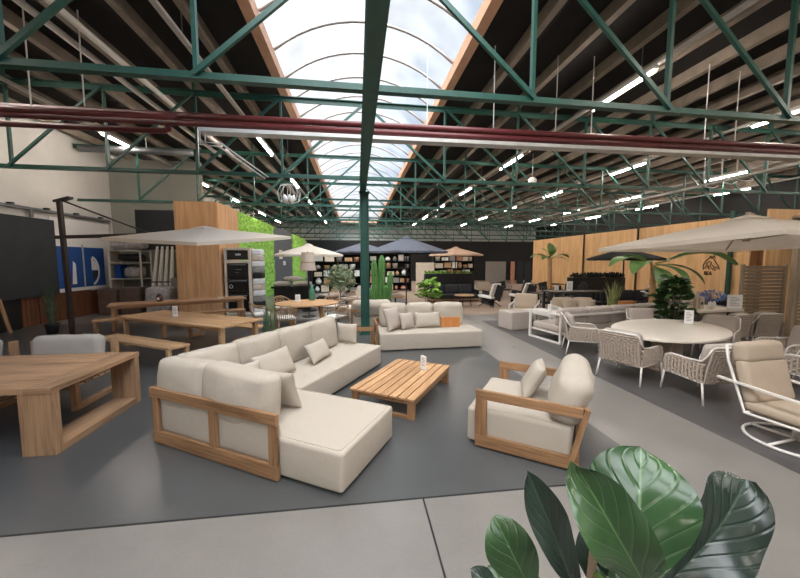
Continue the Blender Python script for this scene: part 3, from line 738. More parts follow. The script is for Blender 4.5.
card('white card holder on the teak dining table in the left middle', at(T2, A, 1.42, .5, .757), -R(8), .12, .26)
# ---- long table behind
T3 = (-7.2, 10.62); A3 = R(28)
make_table('long_teak_table', 'long teak table behind, in front of the plywood tower', (*T3, .004), A3, 3.75, .88, .80, 'teak_old', .1, 5, .055)
make_bench('long teak bench in front of the long table by the plywood tower', at(T3, A3, -.28, -.50), A3, 3.9, .4, .46, 'teak_old')
t = thing('lidded_jar', 'dark red jar with a white tag on the long teak table', 'jar', at(T3, A3, 1.25, .45, .806), 0)
part('body', plain('dark_red_glass', (74, 36, 32), .3), t, lambda b: b.lathe([(.07, 0), (.09, .03), (.09, .17), (.05, .21), (.05, .25)], 16))
part('tag', M['white'], t, lambda b: b.box(-.025, .04, -.098, -.093, .06, .13))
t = thing('open_magazine', 'magazine lying on the right half of the long teak table', 'magazine', at(T3, A3, 2.9, .45, .806), A3)
part('pages', M['cream'], t, lambda b: b.box(-.2, .2, -.14, .14, 0, .012)); part('cover', M['black'], t, lambda b: b.box(-.2, .0, -.14, .14, .0122, .015))

# ---- potted grass by the bench end and by the mast
def grass_pot(lab, loc, h, n, spread, pr=.13, ph=.26, mat='leaf_grass', potm='pot_black', wdt=.02, cat='plant', name='potted_grass', shape='blade', bend=.25):
    t = thing(name, lab, cat, loc)
    p = part('pot', M[potm], t, lambda b: b.lathe([(pr*.75, 0), (pr, ph*.9), (pr, ph), (pr*.9, ph), (pr*.88, ph*.86), (.001, ph*.86)], 20))
    def blades(b):
        rg = random.Random(int(h*1000)+n)
        for i in range(n):
            a = rg.random()*2*PI; r = pr*.7*rg.random(); s = spread*(.3+rg.random()*.9); hh = h*(.6+.45*rg.random())
            base = Vector((r*math.cos(a), r*math.sin(a), ph*.86)); tip = base+Vector((s*math.cos(a), s*math.sin(a), hh))
            b.leaf(base, tip, (-math.cos(a), -math.sin(a), .3), wdt*(.7+.6*rg.random()), bend*(.3+.7*rg.random()), .3, 0, 6, 1, shape, i)
    part('foliage', M[mat], t, blades)
    return t
grass_pot('upright green grass in a dark pot at the end of the left middle table', at(T2, A, 4.3, .5), .85, 90, .12, .13, .42)
grass_pot('tall grass in a black pot beside the dark parasol mast on the left', (-8.75, 10.75, .004), 1.25, 90, .22, .16, .3)

# ---- sliding black panel, rail, blue poster, brown boards on the left wall
t = tag(part('hanging_sliding_board', M['black_panel'], None, lambda b: b.box(-10.30, -10.25, 7.5, 13.0, 0.95, 3.48)), 'huge black sliding panel hanging from the rail on the left wall', 'panel')
t = thing('sliding_rail', 'grey steel sliding rail along the left wall above the black panel', 'rail', (-10.39, 7, 3.72))
part('track', M['grey_metal'], t, lambda b: (b.box(.0, .06, 0, 8.8, 0, .1), b.box(.06, .12, 0, 8.8, 0, .02)))
for i in range(7): part('bracket', M['black'], t, lambda b: b.box(0, .13, 1+1.2*i, 1.12+1.2*i, .1, .15))
for i in range(2): part('roller', M['grey_metal'], t, lambda b: b.box(.08, .14, 3.2+2*i, 3.3+2*i, -.22, .0))
t = thing('blue_poster', 'white poster with blue lower half and a white half-moon logo on the left wall', 'poster', (-10.385, 12.98, 1.0))
part('backing', M['white'], t, lambda b: b.box(0, .02, 0, 2.75, 0, 2.62))
part('blue_field', M['blue'], t, lambda b: b.box(.021, .026, .05, 2.35, .12, 1.62))
part('pole', M['galv'], t, lambda b: b.box(.03, .05, 1.25, 1.30, .1, 1.72))
def moon(b):
    P = [Vector((.028, 1.65+.42*math.cos(a), .72+.58*math.sin(a))) for a in [R(-80)+R(160)*i/18 for i in range(19)]]
    Q = [Vector((.028, 1.65+.34*math.cos(a), .72+.48*math.sin(a))) for a in [R(-80)+R(160)*i/18 for i in range(19)]]
    for i in range(18): b.put([P[i], P[i+1], Q[i+1], Q[i]], [(0, 1, 2, 3)])
part('emblem_ring', M['white'], t, moon)
for q in ([(.029, 1.66, .74), (.029, 2.02, .74), (.029, 1.95, 1.0), (.029, 1.66, 1.24)], [(.029, .72, .25), (.029, .92, .25), (.029, .92, 1.0), (.029, .80, 1.1)], [(.029, .5, .6), (.029, .62, .6), (.029, .62, .75), (.029, .5, .75)]):
    part('emblem', M['white'], t, lambda b: b.put(q, [(0, 1, 2, 3)]))

part('inner_field', M['black_panel'], t, lambda b: b.put([(.030, 1.70, .34), (.030, 1.96, .5), (.030, 1.97, .70), (.030, 1.70, .70)], [(0, 1, 2, 3)]))
for i, (y0, y1, dz) in enumerate(((12.3, 13.3, .98), (13.3, 14.5, .98), (14.5, 15.9, .95), (11.7, 12.28, .94))):
    o = thing('brown_board', ['brown upright board panel on the left wall beside the parasol mast', 'brown board panel under the blue poster, second from the mast', 'brown board panel under the blue poster nearest the corner', 'narrow reddish board standing right of the black-edged planks'][i], 'board', (-10.38, y0, .0))
    part('face', M['fence_wood'], o, lambda b: [b.box(0, .05, j*(y1-y0)/4+.004, (j+1)*(y1-y0)/4-.004, .02, dz) for j in range(4)])
for i, y0 in enumerate((10.35, 10.95)):
    o = thing('leaning_plank', 'pale wooden plank leaning under the black panel, %s of the two' % ('left' if i == 0 else 'right'), 'plank', (-10.22, y0, .004))
    part('plank', M['teak_old'], o, lambda b: b.bar((.22, 0, .01), (0, 0, 1.0), .1, .035, (1, 0, 0)))
t = tag(part('black_board', M['black'], None, lambda b: b.box(-10.37, -10.32, 9.2, 11.66, .0, .94)), 'black boards standing behind the two leaning planks', 'board')

# ---- parasols
def canopy(b, n, r, rise, rot=0, valance=.07, sag=.05, c=(0, 0, 0), M4=None):
    """faceted canopy: rim at z=0, apex at z=rise"""
    P = [(r*math.cos(rot+2*PI*i/n), r*math.sin(rot+2*PI*i/n)) for i in range(n)]
    K = 6; V = []; F = []
    sub = 4
    for i in range(n):
        p = Vector((*P[i], 0)); q = Vector((*P[(i+1) % n], 0))
        grid = []
        for k in range(K+1):
            u = .06+(1-.06)*k/K; row = []
            for j in range(sub+1):
                w = j/sub; e = p.lerp(q, w); e2 = e*(1-sag*math.sin(PI*w)*u*.6)
                row.append((e2.x*u, e2.y*u, rise*(1-u)**.95-sag*rise*.5*math.sin(PI*w)*u*(1-u*.4)))
            grid.append(row)
        row = [(x*1.003, y*1.003, z-valance*(1+.12*math.sin(PI*j/sub))) for j, (x, y, z) in enumerate(grid[-1])]
        grid.append(row)
        o = len(V); V += [v for r_ in grid for v in r_]; m = sub+1
        for k in range(len(grid)-1):
            for j in range(sub): F.append((o+k*m+j, o+(k+1)*m+j, o+(k+1)*m+j+1, o+k*m+j+1))
    b.put(V, F)
def parasol(lab, loc, n, r, rim, rise, mat, rot=0, tilt=(0, 0), pole=True, mast=None, polem='black', base_r=.3, group=None, name='parasol'):
    """loc on the floor under the canopy centre"""
    t = thing(name, lab, 'parasol', loc, 0, group)
    T = Matrix.Translation((0, 0, rim)) @ Matrix.Rotation(tilt[0], 4, 'X') @ Matrix.Rotation(tilt[1], 4, 'Y')
    def cf(b): b.M = T; canopy(b, n, r, rise, rot)
    part('canopy', M[mat], t, cf)
    def vent(b): b.M = T @ Matrix.Translation((0, 0, rise*.93)); canopy(b, n, r*.14, rise*.13+.03, rot, .015, .02)
    part('vent_cap', M[mat], t, vent)
    for i in range(n):
        a = rot+2*PI*i/n
        rb = part('rib', M[polem], t, lambda b: (setattr(b, 'M', T), b.bar((.05*math.cos(a), .05*math.sin(a), rise*.9-.02), (r*.985*math.cos(a), r*.985*math.sin(a), -.015), .022, .03)))
        part('strut', M[polem], rb, lambda b: (setattr(b, 'M', T), b.bar((.06*math.cos(a), .06*math.sin(a), rise*.55-.2), (r*.5*math.cos(a), r*.5*math.sin(a), rise*.46-.01), .018, .024)))
    part('hub', M[polem], t, lambda b: (setattr(b, 'M', T), b.lathe([(.05, rise*.55-.24), (.07, rise*.55-.2), (.07, rise*.55-.12), (.05, rise*.95)], 12)))
    if pole:
        part('pole', M[polem], t, lambda b: b.tube([(0, 0, .05), (0, 0, rim+rise*.6)], .024, 10))
        part('base', M[polem], t, lambda b: b.lathe([(base_r, 0), (base_r, .05), (base_r*.9, .07), (.05, .075), (.045, .3), (.03, .31)], 24))
    if mast:
        (mx, my), mh, ah, tm = mast
        part('mast', M[polem], t, lambda b: b.bar((mx, my, .06), (mx*1.02, my*1.02, mh), .11, .09, (1, 0, 0)), .01)
        part('mast_cap', M[polem], t, lambda b: b.bar((mx*1.05, my*1.05, mh-.02), (mx*.93, my*.93, mh+.06), .13, .06))
        hubp = T @ Vector((0, 0, rise+.06)) if polem != 'bronze' else T @ Vector((0, 0, rise*.4))
        part('arm', M[polem], t, lambda b: b.bar((mx*1.07, my*1.07, ah), hubp, .06, .09))
        part('brace', M[polem], t, lambda b: b.bar((mx*1.0, my*1.0, mh), (mx*.35+hubp.x*.65, my*.35+hubp.y*.65, ah*.35+hubp.z*.65), .03, .04))
        part('cross_base', M[polem], t, lambda b: (b.box(mx-.3, mx+.3, my-.05, my+.05, 0, .05), b.box(mx-.05, mx+.05, my-.3, my+.3, .0, .055)))
    return t
parasol('cream cantilever parasol on a dark mast over the left teak tables', (-3.7, 8.9, .004), 4, 2.02, 2.69, .23, 'canvas', R(18), (R(6.8), 0), False, ((-4.15, 1.35), 3.72, 2.74, 0), 'bronze')

# ---- plywood tower, green walls
t = tag(part('plywood_tower', M['ply'], None, lambda b: (b.box(-6.68, -5.92, 13.5, 13.53, .01, 4.30, 2), b.box(-5.915, -5.17, 13.5, 13.53, .01, 4.30, 2), b.box(-5.19, -5.16, 13.531, 15.7, .01, 4.30, 2), b.box(-6.68, -6.65, 13.531, 15.7, .01, 4.30, 2), b.box(-6.65, -5.19, 13.53, 15.7, 4.26, 4.30)), .003), 'tall plywood-clad tower standing behind the long teak table', 'tower')
def mossy(b, y0, y1, seed):
    ny, nz = int((y1-y0)/.09), 48; V = []; F = []
    for i in range(ny+1):
        for j in range(nz+1):
            y = y0+(y1-y0)*i/ny; z = .3+3.98*j/nz
            e = 0 if i in (0, ny) or j in (0, nz) else .08+.09*noise.noise(Vector((y*2.6, z*2.6, seed)))+.13*noise.noise(Vector((y*7, z*7, seed)))
            V.append((-5.2+e, y, z))
    for i in range(ny):
        for j in range(nz): F.append((i*(nz+1)+j, (i+1)*(nz+1)+j, (i+1)*(nz+1)+j+1, i*(nz+1)+j+1))
    b.put(V, F, None, True)
    b.box(-5.3, -5.2, y0, y1, .02, 4.30)
tag(part('moss_wall', M['moss'], None, lambda b: mossy(b, 15.75, 21.9, 1)), 'larger bright green moss wall right of the plywood tower', 'moss wall')
tag(part('moss_wall', M['moss'], None, lambda b: mossy(b, 28.2, 34.6, 2)), 'farther narrow green moss wall beyond the grey board', 'moss wall')
t = thing('grey_partition_board', 'dark grey display board between the two green moss walls', 'board', (-5.3, 21.95, 0))
part('face', M['grey_board'], t, lambda b: b.box(0, .1, 0, 6.2, .02, 4.31))
part('notice', M['white'], t, lambda b: b.box(.101, .11, 1.6, 2.6, 2.25, 2.85)); part('notice', M['white'], t, lambda b: b.box(.101, .11, 2.8, 3.6, 1.8, 2.1))

# ---- appliance display tower
DX, DY = -5.05, 13.62
t = thing('appliance_display', 'pale display cabinet with black built-in appliances beside the plywood tower', 'display cabinet', (DX, DY, .004))
part('carcass', M['cream'], t, lambda b: (b.box(0, .08, 0, .6, 0, 2.6), b.box(.88, .96, 0, .6, 0, 2.6), b.box(.08, .88, 0, .6, 2.52, 2.6), b.box(.08, .88, 0, .6, 2.02, 2.12), b.box(.08, .88, .55, .6, 0, 2.02), b.box(.08, .88, 0, .6, 0, .1)), .004)
for i, (z0, z1) in enumerate(((2.15, 2.5), (1.42, 2.0), (.84, 1.38), (.14, .8))):
    a = part('appliance', M['screen_black'], t, lambda b: b.box(.1, .86, .02, .5, z0, z1), .01)
    if i == 0: part('display_digits', M['white'], a, lambda b: [b.box(.42+.05*j, .45+.05*j, .012, .018, z0+.16, z0+.23) for j in range(4)])
    if i == 1: part('front_print', M['ink'], a, lambda b: [b.box(.4, .62-.1*j, .012, .018, z0+.34-.12*j, z0+.36-.12*j) for j in range(2)])
    if i > 0: part('handle', M['grey_metal'], a, lambda b: b.tube([(.16, -.02, z1-.05), (.8, -.02, z1-.05)], .016, 8))
    if i == 2: part('dial', M['white'], a, lambda b: b.tube([(.22+.06*math.cos(q*PI/8), .012, z0+.27+.06*math.sin(q*PI/8)) for q in range(16)], .009, 5, True))
t = thing('sample_tower', 'narrow tower of white and grey sample trays right of the appliance display', 'display tower', (DX+.97, DY+.25, .004))
part('post', M['white_metal'], t, lambda b: b.box(.16, .22, .38, .44, 0, 2.55))
for i in range(11):
    part('tray', M[('white', 'black', 'pot_grey', 'white', 'cream')[i % 5]], t, lambda b: b.cushion((.19, .12, .14+.23*i), (.36, .5, .215), .04, .005, 0, 6, 2, 0, i))

# ---- storage corner
t = thing('storage_rack', 'white storage rack with wrapped goods in the corner beside the poster', 'rack', (-9.95, 14.95, .004))
part('frame', M['white_metal'], t, lambda b: [b.box(x, x+.05, y, y+.05, 0, 2.55) for x in (0, 1.15) for y in (0, .7)]+[b.box(0, 1.2, 0, .75, z, z+.03) for z in (.5, 1.35, 2.0, 2.5)])
part('side_board', M['cream'], t, lambda b: b.box(-.03, -.002, 0, .7, .6, 2.5))
def lump(lab, cat, name, m, c, size, r=.06, seed=0, group=None, cr=.03):
    t = thing(name, lab, cat, c, 0, group); part('bulk', M[m], t, lambda b: b.cushion((0, 0, size[2]/2+cr), size, r, cr, .02, 7, 2, .02, seed)); return t
lump('clear-wrapped parasol bundle lying on top of the white storage rack', 'bundle', 'wrapped_bundle', 'plastic', (-9.35, 15.33, 2.59), (1.2, .6, .22), .1, 1)
lump('dark wrapped bundle on the upper shelf of the white storage rack', 'bundle', 'wrapped_bundle', 'black', (-9.3, 15.33, 2.09), (.85, .5, .24), .1, 2)
lump('clear-wrapped cushions on the middle shelf of the white storage rack', 'bundle', 'wrapped_bundle', 'plastic', (-9.2, 15.33, 1.43), (.6, .5, .38), .1, 3)
t = tag(part('blue_white_box', M['blue'], None, lambda b: b.box(-9.85, -9.62, 15.1, 15.5, 1.389, 1.95)), 'blue box standing on the middle shelf of the white storage rack', 'box')
lump('brown carton on the floor in front of the storage rack, left of two', 'carton', 'carton', 'brown_box', (-9.6, 14.5, .004), (.62, .6, 1.0), .02, 4, cr=0)
lump('brown carton wrapped in film on the floor, right of two by the storage rack', 'carton', 'carton', 'brown_box', (-8.85, 14.6, .004), (.75, .6, 1.05), .02, 5, cr=0)
for i in range(4):
    t = thing('rolled_parasol', ['first', 'second', 'third', 'fourth'][i]+' rolled white parasol from the left, leaning on the grey end wall', 'rolled parasol', (-8.55+.2*i, 15.5, .004))
    part('roll', M['fab_white'], t, lambda b: b.tube([(.06*i-.1, -.2, .02), (.03*i-.05, 0, 1.2), (0, .3, 2.72)], [.05, .085, .05], 10))
    part('tie', M['ink'], t, lambda b: b.tube([(.03*i-.05, 0, 1.17), (.03*i-.048, .006, 1.23)], .09, 10))
lump('stack of folded grey covers beside the rolled parasols', 'stack', 'folded_covers', 'pot_grey', (-7.35, 15.2, .004), (.6, .6, 1.35), .05, 7)
lump('clear-wrapped heap of cushions in front of the grey end wall', 'bundle', 'wrapped_bundle', 'plastic', (-7.7, 14.3, .004), (.9, .7, 1.05), .15, 8)
tag(part('mounted_board', M['black_panel'], None, lambda b: b.box(-9.45, -7.0, 15.94, 15.99, 2.6, 4.3)), 'dark panel high on the grey end wall behind the parasol', 'panel')
# ================================================================== middle distance
# ---- round teak table with rattan chairs
def rattan_chair(lab, loc, rz, high=False):
    """front = +y"""
    t = thing('rattan_chair', lab, 'chair', loc, rz, 'rattan chairs around the oval teak table')
    for sx in (-1, 1):
        part('leg', M['rattan'], t, lambda b: b.tube([(sx*.25, .24, 0), (sx*.24, .23, .62)], .016, 6))
        part('leg', M['rattan'], t, lambda b: b.tube([(sx*.24, -.26, 0), (sx*.22, -.22, .42)], .016, 6))
    part('seat_cushion', M['fab_white'], t, lambda b: b.cushion((0, .01, .46), (.48, .48, .08), .035, .01, 0, 5, 2, .003, 3))
    H = 1.02 if high else .84
    part('arm_loop', M['rattan'], t, lambda b: b.tube([(-.25, .24, .62), (-.29, .1, .66), (-.3, -.1, .68), (-.24, -.27, .76), (-.1, -.33, H-.01), (.1, -.33, H-.01), (.24, -.27, .76), (.3, -.1, .68), (.29, .1, .66), (.25, .24, .62)], .02, 6))
    def back(b):
        for i in range(9):
            x = -.22+.055*i; top = H-.02-abs(x)**2*2.2; b.tube([(x*.9, -.22, .42), (x, -.31, (top+.42)/2), (x*1.02, -.325, top)], .009, 5)
        for z in (.55, .66, .76): b.tube([(-.235, -.26, z), (0, -.325, z+.01), (.235, -.26, z)], .008, 5)
    part('woven_back', M['rattan'], t, back)
    part('seat_frame', M['rattan'], t, lambda b: b.tube([(-.24, .24, .41), (.24, .24, .41), (.23, -.23, .41), (-.23, -.23, .41)], .018, 6, True))
    return t
RT = (-1.62, 11.15)
t = thing('oval_teak_table', 'oval teak dining table with rattan chairs behind the sectional sofa', 'table', (*RT, .004), R(5))
part('tabletop', M['teak_light'], t, lambda b: b.prism([(1.0*math.cos(2*PI*i/40), .92*math.sin(2*PI*i/40)) for i in range(40)], .71, .75), .006)
for sx in (-1, 1):
    for sy in (-1, 1): part('leg', M['teak_pale'], t, lambda b: b.bar((sx*.5, sy*.42, 0), (sx*.38, sy*.32, .71), .08, .08))
r0 = rattan_chair('rattan chair on the near left side of the oval teak table', (-2.05, 9.95, .004), R(18))
dup(r0, (-2.95, 10.75, .004), R(-68), 'rattan chair at the left end of the oval teak table')
dup(r0, (-2.6, 12.25, .004), R(-140), 'rattan chair on the far left side of the oval teak table')
dup(r0, (-.62, 9.95, .004), R(40), 'rattan chair on the near right side of the oval teak table')
r1 = rattan_chair('high-backed rattan chair on the far side of the oval teak table', (-.95, 12.4, .004), R(165), True)
dup(r1, (-.35, 12.0, .004), R(140), 'high-backed rattan chair at the far right of the oval teak table')
card('white card holder on the oval teak table', (-1.95, 11.35, .756), 0, .16, .24)
t = tag(part('green_bottle', M['bottle'], None, lambda b: b.lathe([(.09, .756), (.1, .80), (.1, 1.1), (.05, 1.2), (.045, 1.3), (.001, 1.3)], 16, (-1.55, 11.75, 0))), 'green glass bottle vase on the oval teak table', 'vase')
# ---- black daybed table with pillows
t = thing('black_platform', 'low black platform table under a pile of cream pillows', 'platform', (-3.7, 15.0, .004))
part('top', M['black'], t, lambda b: b.box(0, 1.75, 0, 1.0, .9, .98), .01); part('plinth', M['black'], t, lambda b: b.box(.1, 1.65, .1, .9, 0, .9))
for i, (x, y, z, a) in enumerate(((.42, .35, 1.0, 0), (1.28, .35, 1.0, -8), (.85, .5, 1.22, 35))):
    t = thing('floor_pillow', ['cream pillow on the left of the black platform', 'cream pillow on the right of the black platform', 'cream pillow on top of the pile on the black platform'][i], 'pillow', (-3.7+x, 15+y, z), R(a))
    part('cover', M['fab_white'], t, lambda b: b.pillow((0, 0, .1), .72, .6, .22, RX(PI/2), 10, i, .005))
# ---- lantern-like rattan lamp and cream parasol
t = thing('rattan_lantern', 'tapered rattan lantern lamp on a stand under the cream parasol', 'lamp', (-1.82, 12.9, .004))
part('shade', M['wicker'], t, lambda b: b.lathe([(.30, 1.75), (.27, 1.95), (.22, 2.4)], 24, cap=False))
part('shade_ring', M['rattan'], t, lambda b: [b.tube([(r*math.cos(a*PI/10), r*math.sin(a*PI/10), z) for a in range(20)], .012, 5, True) for r, z in ((.3, 1.75), (.265, 2.05), (.22, 2.4))])
part('stand', M['black'], t, lambda b: (b.tube([(0, 0, .02), (0, 0, 2.45)], .02, 8), b.lathe([(.25, 0), (.25, .03), (.02, .04)], 20)))
parasol('cream centre-pole parasol behind the oval teak table', (-2.0, 14.4, .004), 6, 1.42, 2.36, .42, 'canvas', R(0), group=None)
# ---- olive tree, loungers
def tree(lab, name, loc, h, cr, n, mat, ll, lw, barkm='bark', potm='pot_grey', pr=.22, ph=.4, trunk_r=.03, shape='lance', seed=1, squash=1.0, cat='tree', low=.4):
    t = thing(name, lab, cat, loc)
    part('pot', M[potm], t, lambda b: b.lathe([(pr*.75, 0), (pr, ph*.92), (pr*1.04, ph), (pr*.92, ph), (pr*.9, ph*.88), (.001, ph*.88)], 20))
    rg = random.Random(seed); tips = []
    def trunk(b):
        b.tube([(0, 0, ph*.85), (.02, .01, h*.45), (0, .02, h*.62)], [trunk_r, trunk_r*.8, trunk_r*.6], 8)
        for i in range(12):
            a = rg.random()*2*PI; z0 = h*(.38+.25*rg.random()); e = Vector((cr*.8*math.cos(a)*rg.random(), cr*.8*math.sin(a)*rg.random(), h*(low+.15+(.8-low)*rg.random())))
            b.tube([(0, .01, z0), e*.5+Vector((0, 0, z0*.5)), e], [trunk_r*.4, trunk_r*.3, trunk_r*.15], 5); tips.append(e)
    part('trunk', M[barkm], t, trunk)
    def fol(b):
        for i in range(n):
            c = Vector((rg.gauss(0, .42), rg.gauss(0, .42), rg.gauss(0, .42)))
            if c.length > 1: c.normalize()
            c = Vector((c.x*cr, c.y*cr, h*(1+low)/2+c.z*h*(1-low)/2*squash))
            d = Vector((rg.uniform(-1, 1), rg.uniform(-1, 1), rg.uniform(-.5, .9))).normalized()
            b.leaf(c, c+d*ll*rg.uniform(.7, 1.2), (rg.uniform(-1, 1), rg.uniform(-1, 1), 1), lw, .08, .2, 0, 3, 1, shape, i)
    part('foliage', M[mat], t, fol)
    return t
tree('grey-green olive tree in a pot left of the green column', 'olive_tree', (-.72, 14.2, .004), 1.9, .64, 1300, 'leaf_olive', .17, .042, seed=3, low=.42)
def black_lounger(lab, loc, rz, m='black', cm='fab_grey', name='outdoor_lounger'):
    t = thing(name, lab, 'lounger', loc, rz)
    part('frame', M[m], t, lambda b: (b.box(-.4, .4, -.7, .7, .22, .28), b.box(-.4, -.34, -.65, -.59, 0, .22), b.box(.34, .4, -.65, -.59, 0, .22), b.box(-.4, -.34, .59, .65, 0, .22), b.box(.34, .4, .59, .65, 0, .22)))
    part('seat_cushion', M[cm], t, lambda b: b.cushion((0, -.1, .36), (.74, 1.1, .14), .05, .01, 0, 6, 2, .004, 2))
    part('back_cushion', M[cm], t, lambda b: b.cushion((0, .55, .62), (.74, .16, .6), .06, .01, 0, 6, 2, .004, 2, RX(R(-20))))
    return t
l0 = black_lounger('black lounger with grey cushions behind the olive tree', (-.2, 15.6, .004), R(-50))
dup(l0, (-1.3, 17.4, .004), R(-40), 'second black lounger, farther back behind the green column')
# ---- cactus
t = thing('tall_cactus', 'tall green column cactus in a pot right of the green column', 'cactus', (.88, 12.0, .004))
part('pot', M['pot_grey'], t, lambda b: b.lathe([(.24, 0), (.3, .4), (.32, .46), (.28, .46), (.27, .42), (.001, .42)], 20))
def cact(b, x, y, h, r, z0=.4, lean=(0, 0)):
    n = 20; prof = [(.7, 0), (1, .12), (1, .85), (.8, .95), (.35, 1.0)]; V = []; F = []
    for i in range(11):
        u = i/10; rr = r*(min(1, .75+u*3) if u < .85 else math.sqrt(max(.02, 1-((u-.85)/.16)**2)))
        for k in range(n):
            a = 2*PI*k/n; q = rr*(1 if k % 2 else .78); V.append((x+lean[0]*u+q*math.cos(a), y+lean[1]*u+q*math.sin(a), z0+h*u))
    for i in range(10):
        for k in range(n): F.append((i*n+k, i*n+(k+1) % n, (i+1)*n+(k+1) % n, (i+1)*n+k))
    F.append(tuple(10*n+k for k in range(n))); b.put(V, F)
for x, y, h, r, ln in ((0, 0, 1.9, .13, (0, 0)), (-.2, .03, 1.75, .12, (-.08, 0)), (.2, -.03, 1.3, .11, (.12, 0)), (-.28, -.1, .75, .1, (-.18, -.05)), (.1, -.16, .85, .1, (.05, -.08))):
    part('stem', M['cactus'], t, lambda b: cact(b, x, y, h, r, .4, ln))
# ---- leafy plant right of it
def bush(lab, name, loc, h, cr, n, mat, ll, lw, potm='pot_grey', pr=.2, ph=.35, seed=1, shape='oval', low=.25, cat='plant', group=None, droop=.25):
    t = thing(name, lab, cat, loc, 0, group)
    part('pot', M[potm], t, lambda b: b.lathe([(pr*.75, 0), (pr, ph*.92), (pr*1.04, ph), (pr*.92, ph), (pr*.9, ph*.88), (.001, ph*.88)], 20))
    rg = random.Random(seed)
    stems = []
    def st(b):
        for i in range(5):
            a = i*2*PI/5+rg.random(); e = (cr*.35*math.cos(a), cr*.35*math.sin(a), h*(.7+.25*rg.random()))
            b.tube([(pr*.3*math.cos(a), pr*.3*math.sin(a), ph*.85), e], [.014, .006], 6); stems.append((a, e))
    part('stem_set', M['bark'], t, st)
    def fol(b):
        for i in range(n):
            a = rg.random()*2*PI; z = ph+(h-ph)*(low+(1-low)*rg.random()); q = (z-ph)/(h-ph)
            rr = cr*math.sin(PI*min(.97, .25+.7*q))**.6*(.25+.75*rg.random())
            c = Vector((rr*.5*math.cos(a), rr*.5*math.sin(a), z)); e = Vector((math.cos(a), math.sin(a), rg.uniform(-droop, .6)))
            b.leaf(c, c+e.normalized()*ll*rg.uniform(.7, 1.15), (e.x*rg.uniform(-.3, 1.2)+rg.uniform(-.4, .4), e.y*rg.uniform(-.3, 1.2)+rg.uniform(-.4, .4), .8), lw*rg.uniform(.8, 1.1), .12, .2, .02, 5, 2, shape, i)
    part('foliage', M[mat], t, fol)
    return t
bush('bushy light green leaved plant behind the daybed sofa', 'leafy_plant', (2.72, 12.6, .004), 1.32, .62, 70, 'leaf_light', .34, .2, seed=4)
# ---- dark parasols
parasol('large dark grey parasol behind the daybed sofa', (2.12, 14.4, .004), 8, 1.78, 2.5, .62, 'canvas_grey', R(22.5))
parasol('farther dark grey parasol, half hidden behind the green column', (.3, 18.3, .004), 8, 1.6, 2.58, .5, 'canvas_grey', R(22.5))
parasol('taupe parasol in front of the dark display shelves', (5.45, 18.2, .004), 8, 1.5, 2.45, .4, 'canvas_taupe', R(22.5))
# ---- display shelves with goods at the back
def shelf_unit(lab, loc, w, h, nb, lev, seed, gl, where):
    t = thing('display_shelf', lab, 'shelf', loc)
    part('upright', M['black'], t, lambda b: b.box(0, .05, 0, .5, 0, h)); part('upright', M['black'], t, lambda b: b.box(w-.05, w, 0, .5, 0, h))
    part('back_panel', M['wall_dark'], t, lambda b: b.box(.05, w-.05, .47, .5, .05, h))
    zs = [h*(.04+i*.96/lev) for i in range(lev+1)]
    for z in zs: part('shelf_board', M['black'], t, lambda b: b.box(.05, w-.05, 0, .47, z-.03, z))
    rg = random.Random(seed); q = 0
    cats = [('folded_textile', 'folded textile'), ('storage_box', 'box'), ('basket', 'basket'), ('vase', 'vase')]
    for li, z in enumerate(zs[:-1]):
        x = .12
        bi = 0
        while x < w-.4:
            ww = rg.uniform(.34, .66); hh = rg.uniform(.26, .44); ww = min(ww, w-.1-x)
            if rg.random() < .93:
                k = rg.randrange(4); m = rg.choice(['cream', 'white', 'peach', 'cream', 'pot_grey', 'teak_pale', 'fab_white', 'fab_grey'])
                nm, cat = cats[k]
                o = thing(nm, 'small %s on the %s, shelf %s from the floor' % ({'cream': 'cream', 'white': 'white', 'peach': 'peach', 'pot_grey': 'grey', 'teak_pale': 'wooden', 'fab_white': 'pale cloth', 'fab_grey': 'greige cloth'}[m]+' '+cat, where, ORD[li]), cat, (loc[0]+x+ww/2, loc[1]+.23, loc[2]+z+.002), 0, gl)
                if k == 3: part('body', M[m], o, lambda b: b.lathe([(ww*.2, 0), (ww*.36, hh*.35), (ww*.3, hh*.7), (ww*.14, hh*.9), (ww*.18, hh)], 14))
                elif k == 2: part('body', M[m], o, lambda b: b.lathe([(min(ww, .44)*.36, 0), (min(ww, .44)*.44, hh*.8), (min(ww, .44)*.44, hh*.82), (min(ww, .44)*.4, hh*.8), (min(ww, .44)*.35, .03)], 14))
                elif k == 1: part('body', M[m], o, lambda b: (b.box(-ww*.45, ww*.45, -.17, .17, 0, hh*.8), b.box(-ww*.46, ww*.46, -.18, .18, hh*.8, hh)), .006)
                else: part('body', M[m], o, lambda b: [b.cushion((0, 0, hh*.12+.014+hh*.22*i_), (ww*.82, .34, hh*.2), .02, .0, 0, 4, 2, 0) for i_ in range(4)])
            x += ww+.03; bi += 1
    return t
shelf_unit('dark display shelf of pale goods left of the cactus', (-2.9, 22.0, .004), 3.2, 2.55, 4, 5, 3, 'goods on the left display shelf', 'left display shelf')
shelf_unit('dark display shelf of pale goods under the big grey parasol', (.75, 23.0, .004), 3.0, 2.6, 4, 5, 5, 'goods on the middle display shelf', 'middle display shelf')
shelf_unit('dark display shelf of pale goods behind the taupe parasol', (5.3, 23.0, .004), 3.0, 2.6, 4, 5, 9, 'goods on the right display shelf', 'right display shelf')
t = tag(part('woven_screen', M['cream'], None, lambda b: (b.box(3.95, 5.2, 22.3, 22.36, .3, 2.0), b.box(3.95, 4.02, 22.25, 22.4, .004, .3), b.box(5.13, 5.2, 22.25, 22.4, .004, .3))), 'pale woven screen standing between the dark display shelves', 'screen')
